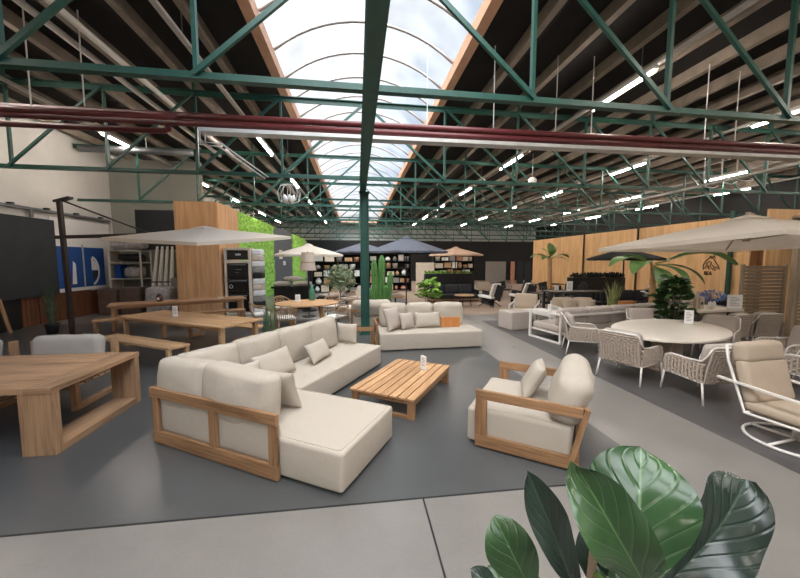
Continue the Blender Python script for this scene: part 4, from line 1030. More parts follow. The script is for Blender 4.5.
# ---- black planter bar with greenery and black lounge sofa
t = thing('black_planter_box', 'long black planter box with a row of green plants on top', 'planter', (3.9, 18.9, .004))
part('box', M['black'], t, lambda b: b.box(0, 2.9, 0, .5, 0, 1.35), .01)
def greens(b):
    rg = random.Random(5)
    for i in range(170):
        x = rg.uniform(.06, 2.84); y = rg.uniform(.05, .45); a = rg.random()*2*PI; l = rg.uniform(.12, .24)
        b.leaf((x, y, 1.34), (x+l*.5*math.cos(a), y+l*.5*math.sin(a), 1.34+l), (math.cos(a+1), math.sin(a+1), .3), .07, .1, .2, 0, 4, 1, 'oval', i)
part('foliage', M['leaf_light'], t, greens)
def lounge_sofa(lab, loc, rz, w, m, cm, name='lounge_sofa', d=.95, plat=None):
    t = thing(name, lab, 'sofa', loc, rz)
    part('frame', M[m], t, lambda b: (b.box(0, w, 0, d, .16, .24), b.box(0, .07, 0, d, .24, .6), b.box(w-.07, w, 0, d, .24, .6), b.box(.07, w-.07, d-.07, d, .24, .72)), .008)
    for x in (.02, w-.1):
        for y in (.03, d-.1): part('leg', M[plat or m], t, lambda b: b.box(x, x+.08, y, y+.07, 0, .16))
    if plat: part('platform', M[plat], t, lambda b: b.box(-.06, w+.06, -.08, d, .1, .16), .004)
    n = max(1, round(w/.85))
    for i in range(n):
        x0 = .08+(w-.16)*i/n; x1 = .08+(w-.16)*(i+1)/n
        part('seat_cushion', M[cm], t, lambda b: b.cushion(((x0+x1)/2, d/2-.04, .32), (x1-x0-.01, d-.12, .16), .04, .01, 0, 6, 2, .004, i))
        part('back_cushion', M[cm], t, lambda b: b.cushion(((x0+x1)/2, d-.18, .62), (x1-x0-.02, .18, .46), .07, .01, .01, 6, 2, .006, i+9, RX(R(-10))))
    return t
lounge_sofa('black lounge sofa on a wooden platform before the black planter', (3.75, 16.4, .004), R(4), 2.5, 'black', 'fab_dark', plat='teak')
t = thing('round_side_table', 'small round wooden side table beside the black lounge sofa', 'side table', (4.9, 14.9, .004))
part('top', M['teak_pale'], t, lambda b: b.lathe([(.45, .5), (.46, .52), (.45, .54)], 24))
for i in range(3): part('leg', M['black'], t, lambda b: b.bar((.35*math.cos(i*2.1), .35*math.sin(i*2.1), 0), (.25*math.cos(i*2.1), .25*math.sin(i*2.1), .5), .03, .03))
for i, (x, y, s) in enumerate(((1.55, 13.6, .4), (1.55, 16.0, .45))):
    o = thing('round_side_table', ['low round wooden table right of the cactus', 'low round wooden table under the big grey parasol'][i], 'side table', (x, y, .004))
    part('top', M['teak'], o, lambda b: b.lathe([(s, .62), (s+.01, .64), (s, .66)], 24)); part('pedestal', M['black'], o, lambda b: b.lathe([(.2, 0), (.2, .02), (.035, .03), (.035, .62)], 16))
# ---- black reclining chairs with pale cushions (front = -y)
def recliner(lab, loc, rz):
    t = thing('black_recliner', lab, 'chair', loc, rz, 'black recliners facing away')
    part('back_shell', M['black'], t, lambda b: b.bar((0, .24, .36), (0, .47, 1.02), .62, .035, (1, 0, 0)))
    part('seat_shell', M['black'], t, lambda b: b.bar((0, .26, .34), (0, -.45, .42), .62, .035, (1, 0, 0)))
    for sx in (-.29, .29):
        part('leg', M['black'], t, lambda b: b.tube([(sx, .42, 0), (sx, -.36, .38)], .02, 6)); part('leg', M['black'], t, lambda b: b.tube([(sx, -.4, 0), (sx, .3, .38)], .02, 6))
    part('seat_cushion', M['fab_white'], t, lambda b: b.cushion((0, -.1, .45), (.6, .76, .1), .045, .01, 0, 6, 2, .003, 1, RX(R(-6))))
    part('back_cushion', M['fab_white'], t, lambda b: b.cushion((0, .27, .76), (.6, .1, .66), .045, .01, 0, 6, 2, .003, 1, RX(R(-19))))
    return t
q0 = recliner('black recliner with cream cushion, left of two beyond the path', (6.1, 14.8, .004), R(-148))
dup(q0, (7.7, 15.0, .004), R(-140), 'black recliner with cream cushion, right of two beyond the path')
# ---- grey wardrobe panels
for i, (x, w, m) in enumerate(((11.6, 1.9, 'pot_grey'), (14.0, .35, 'peach'), (14.6, .6, 'black_panel'), (15.4, .6, 'black_panel'))):
    o = tag(part('display_board', M[m], None, lambda b: b.box(x, x+w, 29.2, 29.3, .004, 2.05-.0*i)), ['wide grey display panel against the black back wall', 'narrow reddish panel right of the wide grey display panel', 'dark slim panel near the far right corner, left of two', 'dark slim panel near the far right corner, right of two'][i], 'panel')
# ---- pouf, beige armchair, low white table
t = thing('square_pouf', 'square greige pouf at the edge of the concrete path', 'pouf', (4.86, 9.85, .004), R(12))
part('cover', M['fab_grey'], t, lambda b: b.cushion((0, 0, .28), (.68, .68, .55), .03, .005, 0, 7, 2, .002, 1))
def frame_armchair(lab, loc, rz, cm='fab_beige', name='frame_armchair'):
    """white tube-frame armchair, front = -y"""
    t = thing(name, lab, 'armchair', loc, rz)
    for sx in (-.42, .42):
        part('side_frame', M['white_metal'], t, lambda b: (b.bar((sx, -.4, .03), (sx, .4, .03), .05, .05), b.bar((sx, -.4, .0), (sx, -.4, .6), .05, .05), b.bar((sx, .4, .0), (sx, .4, .72), .05, .05), b.bar((sx, -.42, .58), (sx, .42, .62), .05, .04)))
    part('seat_frame', M['white_metal'], t, lambda b: (b.box(-.395, .395, -.4, .4, .26, .3), b.box(-.395, .395, .38, .42, .62, .68)))
    part('seat_cushion', M[cm], t, lambda b: b.cushion((0, -.05, .37), (.76, .72, .14), .05, .01, 0, 6, 2, .004, 1))
    part('back_cushion', M[cm], t, lambda b: b.cushion((0, .27, .68), (.76, .16, .52), .06, .01, .01, 6, 2, .006, 2, RX(R(-8))))
    return t
frame_armchair('beige armchair with white frame behind the square pouf', (5.8, 11.0, .004), R(-38))
f2 = frame_armchair('pale armchair between the two black recliners and the display shelves', (6.9, 17.6, .004), R(-10), 'fab_beige')
t = thing('white_coffee_table', 'low white slatted coffee table beside the beige armchair', 'coffee table', (5.62, 9.12, .004), R(13))
for i in range(7): part('top_slat', M['white_metal'], t, lambda b: b.box(.0+.115*i, .105+.115*i, 0, 1.15, .50, .53), .003)
for x in (.0, .745):
    part('leg_frame', M['white_metal'], t, lambda b: (b.box(x, x+.05, 0, .05, 0, .5), b.box(x, x+.05, 1.1, 1.15, 0, .5), b.box(x, x+.05, .05, 1.1, .45, .5)))
card('small white card holder on the low white coffee table', (5.95, 9.7, .538), R(10), .12, .2)
# ---- black dining sets near the palm
def black_chair(lab, loc, rz):
    t = thing('black_dining_chair', lab, 'chair', loc, rz)
    for sx in (-.24, .24):
        part('leg', M['grey_metal'], t, lambda b: b.bar((sx, -.24, 0), (sx, -.22, .64), .03, .03)); part('leg', M['grey_metal'], t, lambda b: b.bar((sx, .26, 0), (sx, .24, .64), .03, .03))
        part('armrest', M['grey_metal'], t, lambda b: b.bar((sx, -.26, .65), (sx, .28, .65), .04, .025))
    part('seat', M['black'], t, lambda b: b.cushion((0, 0, .44), (.5, .5, .08), .03, .01, 0, 4, 2, 0))
    part('backrest', M['black'], t, lambda b: b.bar((0, .24, .48), (0, .34, .9), .5, .03, (1, 0, 0)))
    return t
k0 = black_chair('black dining chair with grey frame, left one beyond the beige armchair', (7.6, 12.55, .004), R(160))
for (x, y, a, lb) in ((8.7, 12.55, 200, 'black dining chair with grey frame, right one beyond the beige armchair'), (8.75, 14.5, -15, 'black dining chair on the far side of the black table by the palm'),
                      (9.5, 14.5, 10, 'black dining chair right of the palm trunk'), (10.6, 17.5, 30, 'black dining chair far back before the wooden wall'), (11.7, 17.3, -20, 'black dining chair far back right before the wooden wall'), (8.6, 18.5, 80, 'black dining chair far back beside the recliners')):
    dup(k0, (x, y, .004), R(a), lb)
def black_table(lab, loc, w, d, h=.74, m='black'):
    t = thing('black_table', lab, 'table', loc)
    part('tabletop', M[m], t, lambda b: b.box(-w/2, w/2, -d/2, d/2, h-.03, h), .005)
    for sx in (-1, 1):
        for sy in (-1, 1): part('leg', M[m], t, lambda b: b.box(sx*(w/2-.06)-.03, sx*(w/2-.06)+.03, sy*(d/2-.06)-.03, sy*(d/2-.06)+.03, 0, h-.03))
black_table('black dining table between the black chairs by the palm', (8.4, 13.5, .004), 1.9, .95)
black_table('black dining table far back before the wooden wall', (11.2, 18.6, .004), 2.0, .9)
card('white card holder on the black table by the palm', (8.5, 13.4, .75), 0, .2, .3)
t = thing('covered_parasol', 'closed black parasol standing behind the black dining chairs', 'parasol', (10.45, 14.35, .004))
part('cloth', M['canvas_dark'], t, lambda b: b.lathe([(.3, .1), (.34, .35), (.22, .9), (.12, 1.1), (.05, 1.14)], 12)); part('foot', M['black'], t, lambda b: b.lathe([(.35, 0), (.35, .06), (.05, .07), (.05, .1)], 16))
# ---- palm
def big_leaf_tree(lab, name, loc, h, trunk_r, leaves, mat, potm, tm, wd=.32, seed=2, sh='oval', cat='plant'):
    t = thing(name, lab, cat, loc)
    part('pot', M[potm], t, lambda b: b.lathe([(.26, 0), (.32, .38), (.34, .42), (.3, .42), (.29, .37), (.001, .37)], 20))
    part('trunk', M[tm], t, lambda b: b.tube([(0, 0, .36), (.02, .0, h*.5), (.0, .02, h)], [trunk_r*1.15, trunk_r, trunk_r*.85], 12))
    for i, (a, e, l) in enumerate(leaves):
        def lf(b):
            d = Vector((math.cos(a)*math.cos(e), math.sin(a)*math.cos(e), math.sin(e)))
            b.tube([(0, .02, h-.05), Vector((0, .02, h))+d*l*.18], [.022, .012], 6)
            p = Vector((0, .02, h))+d*l*.16; q = p+d*l*.85-Vector((0, 0, l*.18))
            b.leaf(p, q, (-d.x*math.sin(e), -d.y*math.sin(e), math.cos(e)+.3), wd*l, .2, .18, .03, 10, 3, sh, i*1.7+seed)
        part('leaf', M[mat], t, lf)
    return t
big_leaf_tree('palm with a bare pale trunk and broad leaves before the wooden wall', 'broad_leaf_palm', (9.75, 16.0, .004), 2.25, .12,
              [(R(178), R(8), 1.05), (R(2), R(8), 1.05), (R(95), R(80), .95), (R(40), R(48), .95), (R(150), R(50), .8), (R(215), R(0), .8), (R(320), R(-5), .85), (R(270), R(40), .7)], 'leaf_banana', 'pot_grey', 'trunk', .46)
# ---- black slatted screen with spiky top, sofas before the wooden wall
t = thing('black_hedge_planter', 'long black planter with dark spiky plants before the wooden wall', 'planter', (10.45, 15.1, .004))
part('box', M['black'], t, lambda b: b.box(0, 2.8, 0, .5, 0, 1.28), .01)
def spikes(b):
    rg = random.Random(8)
    for i in range(150):
        x = rg.uniform(.05, 2.75); y = rg.uniform(.05, .45); l = rg.uniform(.14, .3)
        b.leaf((x, y, 1.27), (x+rg.uniform(-.08, .08), y+rg.uniform(-.08, .08), 1.27+l), (rg.uniform(-1, 1), -1, 0), .11, .1, .2, 0, 4, 1, 'oval', i)
part('foliage', leafmat('near_black_leaf', (16, 24, 18), (30, 40, 30), .5), t, spikes)
lounge_sofa('dark grey lounge sofa in front of the black hedge planter', (9.4, 12.6, .004), R(-8), 3.2, 'black', 'fab_dark')
# ================================================================== right side
# ---- plywood wall, posts, sign
def plyw(b):
    y = 11.15; i = 0
    while y < 27.2:
        b.box(15, 15.06, y, min(y+1.24, 27.2), .02, 2.44, 2); b.box(15, 15.06, y, min(y+1.24, 27.2), 2.445, 3.84, 2); y += 1.245
struct(part('wall_plywood', M['osb'], None, plyw, .003), 'long orange plywood wall on the right', 'wall')
struct(part('wall_plywood_recess', M['ply_shade'], None, lambda b: b.box(15.3, 15.36, 9.6, 11.1, .02, 3.8, 2)), 'plywood panel coloured darker for shade, set back at the end of the plywood wall', 'wall')
struct(part('trim_60', M['teak_light'], None, lambda b: b.box(14.98, 15.3, 11.1, 11.148, .02, 3.84, 2)), 'pale edge board of the plywood wall', 'trim')
struct(part('wall_plywood_front', M['osb'], None, lambda b: b.box(13.4, 15.3, 9.5, 9.56, .02, 3.8, 2)), 'plywood panel facing the viewer behind the louvred screens', 'wall')
for i, y in enumerate((11.75, 16.3, 20.6)):
    t = thing('steel_post', ['green steel post in front of the near end of the plywood wall', 'dark steel post dividing the plywood wall, nearer of two', 'dark steel post dividing the plywood wall, farther of two'][i], 'post', (14.9, y, .004))
    part('shaft', M['green' if i == 0 else 'bronze'], t, lambda b: b.box(*((-.06, .06, -.06, .06) if i == 0 else (-.04, .04, -.03, .03)), .02, 4.1)); part('foot', M['green' if i == 0 else 'bronze'], t, lambda b: b.box(-.09, .09, -.09, .09, 0, .02))
t = thing('wall_sign', 'dark line-drawn emblem with the letters BEA on the plywood wall', 'sign', (14.985, 12.5, 1.84))
def strokes(b):
    def st(pts): b.tube([(-.012, -y, z) for y, z in pts], .02, 5)
    st([(-.42, -.12), (-.44, .1), (-.3, .3), (-.1, .42), (.1, .36), (.22, .2), (.36, .05), (.42, -.08), (.3, -.06)])
    st([(-.3, .12), (-.14, .26), (.0, .2), (-.06, .04), (-.2, -.02)])
    st([(-.34, -.06), (-.2, .1), (-.1, -.12)]); st([(.0, .42), (.1, .52), (.16, .40)]); st([(-.12, .40), (-.1, .52), (-.02, .44)])
    st([(.05, .1), (.16, -.04), (.3, .02)]); st([(-.02, -.02), (.12, -.12), (.24, -.12)])
part('emblem', M['fence_wood'], t, strokes)
cu = bpy.data.curves.new('letters', 'FONT'); cu.body = 'BEA'; cu.size = .25; cu.extrude = .012; cu.align_x = 'CENTER'
tmp = bpy.data.objects.new('letters', cu); COL.objects.link(tmp); bpy.context.view_layer.update()
me = bpy.data.meshes.new_from_object(tmp.evaluated_get(bpy.context.evaluated_depsgraph_get())); bpy.data.objects.remove(tmp)
me.materials.append(M['fence_wood']); lo = bpy.data.objects.new('lettering', me); COL.objects.link(lo); lo.parent = t
lo.location = (-.013, .16, -.36); lo.rotation_euler = (PI/2, 0, -PI/2); t.scale = (1, .78, .95)

# ---- louvred timber screens
def louvre(lab, loc, rz, w, h, n):
    t = thing('louvred_screen', lab, 'screen', loc, rz)
    for x in (0, w-.07): part('post', M['louvre_wood'], t, lambda b: b.box(x, x+.07, -.035, .035, 0, h))
    for i in range(n):
        z = .12+(h-.2)*i/(n-1)
        part('slat', M['louvre_wood'], t, lambda b: b.bar((.07, 0, z), (w-.07, 0, z), .018, .082, (0, -.3, 1)))
    return t
louvre('louvred grey timber screen standing under the right parasol', (10.75, 8.15, .004), R(-2), 1.42, 2.0, 19)
louvre('second louvred grey timber screen, cut by the right edge', (12.0, 7.75, .004), R(-4), 1.8, 2.25, 21)
t = thing('black_window_box', 'black framed opening above the second louvred screen', 'frame', (13.7, 8.9, 0))
part('pane', M['screen_black'], t, lambda b: b.box(.1, 1.3, 0, .05, 2.1, 2.75)); part('surround', M['black'], t, lambda b: (b.box(0, 1.4, -.02, .07, 2.75, 2.85), b.box(0, .1, -.02, .07, .004, 2.75), b.box(1.3, 1.4, -.02, .07, .004, 2.75)))
# ---- big parasol
parasol('large cream cantilever parasol over the ceramic table on the right', (7.3, 5.5, .004), 4, 2.42, 2.45, .46, 'canvas', R(45), (R(-2.2), 0), False, ((2.98, 1.2), 3.05, 2.75, 0), 'louvre_wood')
parasol('dark grey parasol behind the big cream one, before the plywood wall', (9.55, 11.0, .004), 8, 1.2, 2.19, .36, 'canvas_dark', R(0))

# ---- wicker dining chairs: front = +y
def wicker_chair(lab, loc, rz):
    t = thing('wicker_armchair', lab, 'chair', loc, rz, 'wicker armchairs around the ceramic table')
    W = .31
    for sx in (-1, 1):
        part('leg', M['white_metal'], t, lambda b: b.tube([(sx*(W+.02), .36, 0), (sx*W, .33, .32)], .015, 8))
        part('leg', M['white_metal'], t, lambda b: b.tube([(sx*(W+.02), -.38, 0), (sx*W, -.32, .32)], .015, 8))
        part('arm_frame', M['white_metal'], t, lambda b: b.tube([(sx*W, .33, .32), (sx*W, .34, .50), (sx*W, .31, .58), (sx*W, .22, .62), (sx*W, -.1, .62), (sx*W, -.30, .64), (sx*(W-.01), -.36, .72), (sx*(W-.02), -.42, .84)], .015, 8))
        def side(b):
            for i in range(11):
                y = -.31+.062*i; b.tube([(sx*W, y, .32), (sx*(W+.012), y, .47), (sx*W, y, .61 if y < .24 else .56)], .017, 5, cap=False)
            for k in range(7):
                z = .345+.041*k; b.tube([(sx*(W+.022*(1 if (j+k) % 2 else -.3)), -.34+.062*j, z) for j in range(11)], .012, 4, cap=False)
        part('wicker_side', M['wicker'], t, lambda b: (side(b), b.box(sx*W-.006-sx*.012, sx*W+.006-sx*.012, -.31, .3, .33, .575)))
    part('seat_frame', M['white_metal'], t, lambda b: b.tube([(-W, .33, .32), (W, .33, .32), (W, -.32, .32), (-W, -.32, .32)], .015, 8, True))
    part('seat_weave', M['wicker'], t, lambda b: b.box(-W+.01, W-.01, -.31, .32, .315, .33))
    part('top_rail', M['white_metal'], t, lambda b: b.tube([(-W+.02, -.42, .84), (-W+.06, -.43, .865), (0, -.445, .87), (W-.06, -.43, .865), (W-.02, -.42, .84)], .015, 8))
    def back(b):
        for i in range(13):
            x = -W+.03+(2*W-.06)*i/12; b.tube([(x, -.32, .31), (x, -.36-.03*(1-(x/W)**2), .55), (x*.97, -.425-.015*(1-(x/W)**2), 0.85)], .019, 5, cap=False)
        for k in range(12):
            z = .35+.043*k; yy = -.325-.11*(k/11)**1.3
            b.tube([(-W+.02+(2*W-.04)*j/13, yy-.025*(1-((j-6.5)/6.5)**2)+(.014 if (j+k) % 2 else -.012), z) for j in range(14)], .012, 4, cap=False)
        V = []
        for i in range(5):
            for j in range(7): x = -W+.02+(2*W-.04)*j/6; V.append((x, -.305-.115*(i/4)**1.2-.022*(1-(x/W)**2), .32+.53*i/4))
        b.put(V, [(i*7+j, i*7+j+1, (i+1)*7+j+1, (i+1)*7+j) for i in range(4) for j in range(6)], None, True)
    part('wicker_back', M['wicker'], t, back)
    part('seat_cushion', M['fab_grey'], t, lambda b: b.cushion((0, .02, .385), (.57, .6, .1), .04, .015, 0, 7, 3, .004, 61))
    part('back_cushion', M['fab_grey'], t, lambda b: b.cushion((0, -.265, .655), (.55, .14, .48), .06, .01, .015, 7, 3, .008, 62, RX(R(14))))
    return t
w0 = wicker_chair('wicker armchair seen from behind at the near left of the ceramic table', (4.88, 5.36, .004), R(-67))
dup(w0, (5.30, 4.45, .004), R(-4), 'wicker armchair on the near side of the ceramic table, next to the path')
dup(w0, (5.12, 6.98, .004), R(-116), 'wicker armchair nearest the white sofa frame, left of the ceramic table')
dup(w0, (7.12, 7.36, .004), R(165), 'wicker armchair facing the viewer on the far side of the ceramic table')
dup(w0, (7.75, 6.25, .004), R(120), 'wicker armchair with pale cushion at the far right of the ceramic table')
dup(w0, (7.9, 5.1, .004), R(75), 'wicker armchair with big grey cushion near the right edge')
dup(w0, (7.15, 4.25, .004), R(15), 'wicker armchair behind the swivel chair, cut by the right edge')
dup(w0, (8.75, 6.95, .004), R(8), 'curved wicker armchair at the rear table, left of two under the parasol')
dup(w0, (9.6, 6.98, .004), R(-4), 'curved wicker armchair at the rear table, right of two under the parasol')
w0.scale = (1.1, 1.06, 1)
t = thing('ceramic_table', 'large oval table with cream top and central base on the right', 'table', (6.2, 5.9, .004), R(29))
part('tabletop', M['stone_top'], t, lambda b: b.prism([(1.42*math.cos(2*PI*i/56), .9*math.sin(2*PI*i/56)) for i in range(56)], .71, .75), .012, 3)
part('pedestal', M['wicker'], t, lambda b: (b.prism([(.62*math.cos(2*PI*i/28), .3*math.sin(2*PI*i/28)) for i in range(28)], 0, .03), b.hexa([(-.5, -.12, .03), (-.5, .12, .03), (.5, .12, .03), (.5, -.12, .03), (-.3, -.2, .71), (-.3, .2, .71), (.3, .2, .71), (.3, -.2, .71)], .7)))
card('tall white card holder on the oval cream table', (7.0, 6.22, .757), -R(42), .15, .30)
# ---- swivel rocker (front = -y)
t = thing('swivel_armchair', 'beige cushioned swivel armchair with white tube frame at the right edge', 'armchair', (5.01, 3.10, .004), R(4))
part('base_ring', M['white_metal'], t, lambda b: b.tube([(.43*math.cos(a*PI/24), .43*math.sin(a*PI/24), .018) for a in range(48)], .018, 8, True))
part('base_spoke', M['white_metal'], t, lambda b: (b.tube([(-.42, 0, .02), (0, 0, .05), (.42, 0, .02)], .016, 8), b.tube([(0, -.42, .02), (0, 0, .05), (0, .42, .02)], .016, 8)))
part('swivel_stem', M['white_metal'], t, lambda b: b.tube([(0, 0, .04), (0, 0, .25)], .035, 12))
for sx in (-.36, .36):
    part('side_frame', M['white_metal'], t, lambda b: b.tube([(sx, .52, 1.04), (sx, .49, .86), (sx, .28, .27), (sx, -.52, .30)], .017, 8))
    part('armrest', M['white_metal'], t, lambda b: b.bar((sx*1.03, .58, .62), (sx*1.03, -.42, .58), .045, .022))
    part('arm_strut', M['white_metal'], t, lambda b: b.tube([(sx*1.02, -.40, .58), (sx, -.50, .30)], .015, 8))
part('cross_bar', M['white_metal'], t, lambda b: (b.tube([(-.36, .52, 1.04), (.36, .52, 1.04)], .017, 8), b.tube([(-.36, -.52, .30), (.36, -.52, .30)], .017, 8), b.tube([(-.36, .28, .27), (.36, .28, .27)], .017, 8)))
part('seat_cushion', M['fab_beige'], t, lambda b: b.cushion((0, -.1, .36), (.67, .84, .12), .05, .015, 0, 8, 3, .005, 71, RX(R(-2))))
part('back_cushion', M['fab_beige'], t, lambda b: b.cushion((0, .33, .635), (.67, .14, .5), .05, .01, .01, 8, 3, .008, 72, RX(R(-17))))
part('head_cushion', M['fab_beige'], t, lambda b: b.cushion((0, .425, .965), (.65, .17, .25), .06, .01, .01, 8, 3, .006, 73, RX(R(-10))))
# ---- grey modular sofa seen from the back with white end frame
t = thing('modular_sofa', 'long greige sofa seen from behind, white metal frame at its left end', 'sofa', (5.02, 7.66, .004), R(12))
part('end_frame', M['white_metal'], t, lambda b: (b.box(0, .05, 0, 1.15, 0, .05), b.box(0, .05, 0, .06, .05, .72), b.box(0, .05, 1.09, 1.15, .05, .72), b.box(0, .05, 0, 1.15, .72, .77)), .004)
part('back_rail', M['white_metal'], t, lambda b: (b.box(.05, 3.7, 0, .05, .70, .75), b.box(.05, 3.7, 0, .05, .24, .28), b.box(3.65, 3.7, 0, .05, 0, .7)))
part('seat_frame', M['white_metal'], t, lambda b: (b.box(.05, 3.7, .06, 1.1, .22, .26), b.box(3.6, 3.66, 1.0, 1.08, 0, .22)))
for i in range(4):
    part('seat_cushion', M['fab_grey'], t, lambda b: b.cushion((.52+.9*i, .62, .35), (.88, .94, .17), .05, .01, 0, 7, 2, .004, i))
    part('back_cushion', M['fab_grey'], t, lambda b: b.cushion((.52+.9*i, .2, .66), (.87, .2, .46), .07, .01, .02, 7, 2, .008, i+20, RX(R(8))))
lounge_sofa('beige lounge sofa facing the viewer beyond the greige one', (6.45, 9.95, .004), R(-10), 1.5, 'white_metal', 'fab_beige')
for i, (x, y, a) in enumerate(((7.0, 10.0, 10), (7.55, 9.9, -14))):
    scatter(['beige pillow at the left of the beige lounge sofa', 'beige pillow at the right of the beige lounge sofa'][i], (x, y+.18, .415), R(a), .55, .42, .16, R(20), 'fab_beige', seed=i)
t = thing('dark_dining_table', 'dark topped table behind the beige lounge sofa', 'table', (6.9, 11.2, .004), R(-8))
part('tabletop', M['bronze'], t, lambda b: b.box(0, 2.0, 0, .8, .95, .99), .005)
for x in (.04, 1.9):
    for y in (.04, .7): part('leg', M['bronze'], t, lambda b: b.box(x, x+.06, y, y+.06, 0, .95))
card('white card holder on the dark table behind the beige lounge sofa', (7.75, 11.4, .998), 0, .24, .36)
# sideboard with snake plant behind the sofa
grass_pot('yellow-green snake plant in a pot behind the greige sofa', (8.2, 9.85, .004), .95, 34, .3, .2, .62, 'leaf_snake', 'pot_grey', .07, 'plant', 'snake_plant', 'blade', .12)
t = tag(part('wooden_box', M['orange_wood'], None, lambda b: b.box(8.5, 9.0, 9.75, 9.95, .622, .80), .005), 'long wooden box on a stand beside the snake plant', 'box')
t = thing('box_stand', 'grey stand under the long wooden box', 'stand', (8.5, 9.75, .004)); part('plinth', M['pot_grey'], t, lambda b: b.box(.03, .47, .02, .18, 0, .57)); part('top', M['pot_grey'], t, lambda b: b.box(0, .5, 0, .2, .57, .615))
# ---- banana tree, fiddle-leaf bush
big_leaf_tree('banana tree with thick tan trunk and big drooping leaves under the parasol edge', 'banana_tree', (9.35, 9.55, .004), 2.06, .095,
              [(R(180), R(2), 1.5), (R(205), R(-8), 1.3), (R(-25), R(5), 2.1), (R(-42), R(8), 1.8), (R(250), R(-48), 1.25), (R(285), R(-30), 1.1), (R(150), R(10), 1.1), (R(320), R(-22), 1.3)], 'leaf_banana', 'pot_grey', 'trunk', .42, 5)
bush('dense dark green fiddle-leaf bush right of the banana trunk', 'fiddle_leaf_bush', (8.2, 7.75, .004), 1.64, .5, 190, 'leaf_dark', .3, .22, 'pot_grey', .22, .4, 6, 'fiddle', .05)
# ---- rear table with books, flowers, blue cushion
t = thing('rear_table', 'pale wooden table behind the ceramic one, holding books and a flower vase', 'table', (8.75, 7.75, .004), R(5))
part('tabletop', M['stone_top'], t, lambda b: b.box(0, 1.9, 0, 1.0, .70, .76), .01)
for x in (.1, 1.7):
    for y in (.1, .8): part('leg', M['louvre_wood'], t, lambda b: b.box(x, x+.1, y, y+.1, 0, .7))
for i, (x, w_, h_) in enumerate(((9.15, .12, .42), (9.35, .09, .5), (9.5, .14, .34))):
    o = thing('display_block', ['left pale upright block on the rear table', 'tall slim pale upright block on the rear table', 'pale block with a dark hole on the rear table'][i], 'block', (x, 8.2, .768))
    part('block', M['cream'], o, lambda b: b.box(-w_/2, w_/2, -.1, .1, 0, h_), .006)
    if i == 2: part('hole', M['black'], o, lambda b: b.box(-.03, .03, -.102, -.1, .12, .2))
t = thing('flower_vase', 'vase of blue flowers on the rear table', 'vase', (10.0, 8.25, .772))
part('vessel', M['white'], t, lambda b: b.lathe([(.06, 0), (.09, .06), (.08, .16), (.05, .2)], 16))
def petals(b):
    rg = random.Random(4)
    for i in range(160):
        d = Vector((rg.gauss(0, 1), rg.gauss(0, 1), rg.gauss(0, .8))).normalized(); c = Vector((0, 0, .34))+Vector((d.x*.26, d.y*.2, d.z*.12))
        b.leaf(c, c+d*.07, (d.y, d.z, d.x), .06, .1, .2, 0, 3, 1, 'oval', i)
part('blossoms', M['flower'], t, petals)
card('large white card holder on the rear table', (10.35, 7.95, .772), R(-10), .4, .4)
grass_pot('small grey-green cactus plant in a pot at the louvred screen', (10.6, 9.25, .004), .45, 40, .12, .16, .75, 'leaf_olive', 'pot_grey', .05)
# background lounge pieces before the plywood wall
lounge_sofa('dark grey sofa along the plywood wall right of the banana tree', (11.3, 11.0, .004), R(-6), 2.6, 'black', 'pot_grey')
lounge_sofa('charcoal sofa before the plywood wall behind the louvred screen', (13.9, 14.2, .004), R(-90), 1.2, 'black', 'fab_dark', d=.9)
bush('white-flowered plant beside the banana tree', 'white_flower_plant', (10.0, 10.2, .004), 1.2, .42, 46, 'fab_white', .2, .1, 'pot_grey', .18, .5, 11, 'oval', .5)
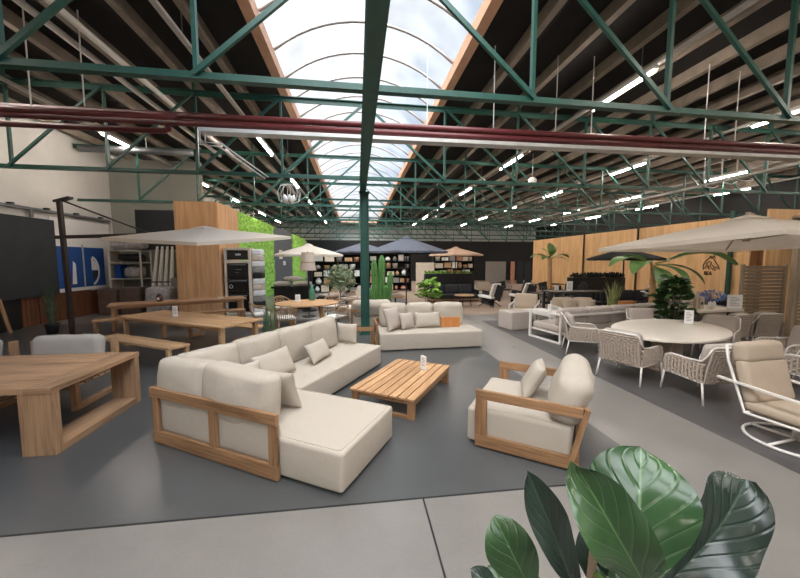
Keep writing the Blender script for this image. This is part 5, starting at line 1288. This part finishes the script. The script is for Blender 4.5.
# ================================================================== fiddle-leaf fig in the foreground
FX, FY = .57, .70
t = thing('fiddle_leaf_fig', 'fiddle-leaf fig with big glossy leaves in the front right, nearest the viewer', 'plant', (FX, FY, .004))
part('pot', M['pot_black'], t, lambda b: b.lathe([(.17, 0), (.21, .36), (.22, .40), (.19, .40), (.185, .36), (.001, .36)], 28))
part('stem', M['bark'], t, lambda b: b.tube([(0, 0, .35), (.02, .01, .8), (-.01, 0, 1.1), (.0, 0, 1.42)], [.022, .019, .015, .008], 10))
O3 = Vector((FX, FY, .004))
FIG = [  # base, tip, normal, width, bend, fold, wave, material
    ((.590, .600, 1.375), (.722, .742, 1.618), (-.52, -.62, .62), .258, .10, .10, .022, 'fig'),
    ((.552, .515, 1.455), (.420, .581, 1.704), (-.30, -.92, .20), .150, .07, .40, .03, 'fig_green'),
    ((.512, .678, 1.305), (.416, .755, 1.578), (-.15, -.85, .10), .115, .10, .45, .02, 'fig_dark'),
    ((.442, .731, 1.245), (.360, .810, 1.418), (-.40, -.75, .50), .150, .10, .20, .012, 'fig_green'),
    ((.670, .615, 1.362), (.945, .675, 1.560), (-.20, -.90, .42), .215, .08, .30, .03, 'fig_dark'),
    ((.340, .701, 1.30), (.268, .735, 1.345), (-.2, -.6, .7), .06, .1, .2, .01, 'fig_dark'),
    ((.674, .798, 1.15), (.672, .862, 1.312), (-.5, -.8, .2), .10, .1, .3, .01, 'fig_dark'),
    ((.50, .71, 1.20), (.47, .735, 1.29), (-.4, -.8, .3), .06, .05, .4, .0, 'leaf_light'),
    ((.60, .72, 1.15), (.82, .86, 1.22), (-.1, -.5, .9), .22, .12, .2, .02, 'fig_green'),
    ((.56, .72, 1.0), (.40, .95, 1.12), (-.1, -.3, .9), .22, .12, .2, .02, 'fig_green'),
    ((.58, .68, .9), (.80, .52, 1.0), (.1, .2, .9), .22, .12, .2, .02, 'fig_dark'),
    ((.56, .69, .85), (.32, .6, .95), (.1, .2, .9), .22, .12, .2, .02, 'fig_green')]
for i, (ba, ti, nr, wd, be, fo, wv, m) in enumerate(FIG):
    ba = Vector(ba)-O3; ti = Vector(ti)-O3
    lf = part('leaf', M[m], t, lambda b: b.leaf(ba, ti, nr, wd, be, fo, wv/wd*.7, 28, 9, 'fiddle', i*2.3))
    rt = Vector((0, 0, min(1.4, max(.7, ba.z-.12))))
    part('leaf_stalk', M['leaf_light'], lf, lambda b: b.tube([rt, (rt+ba)/2+Vector((0, 0, -.02)), ba+(ti-ba)*.03], [.006, .005, .005], 6))
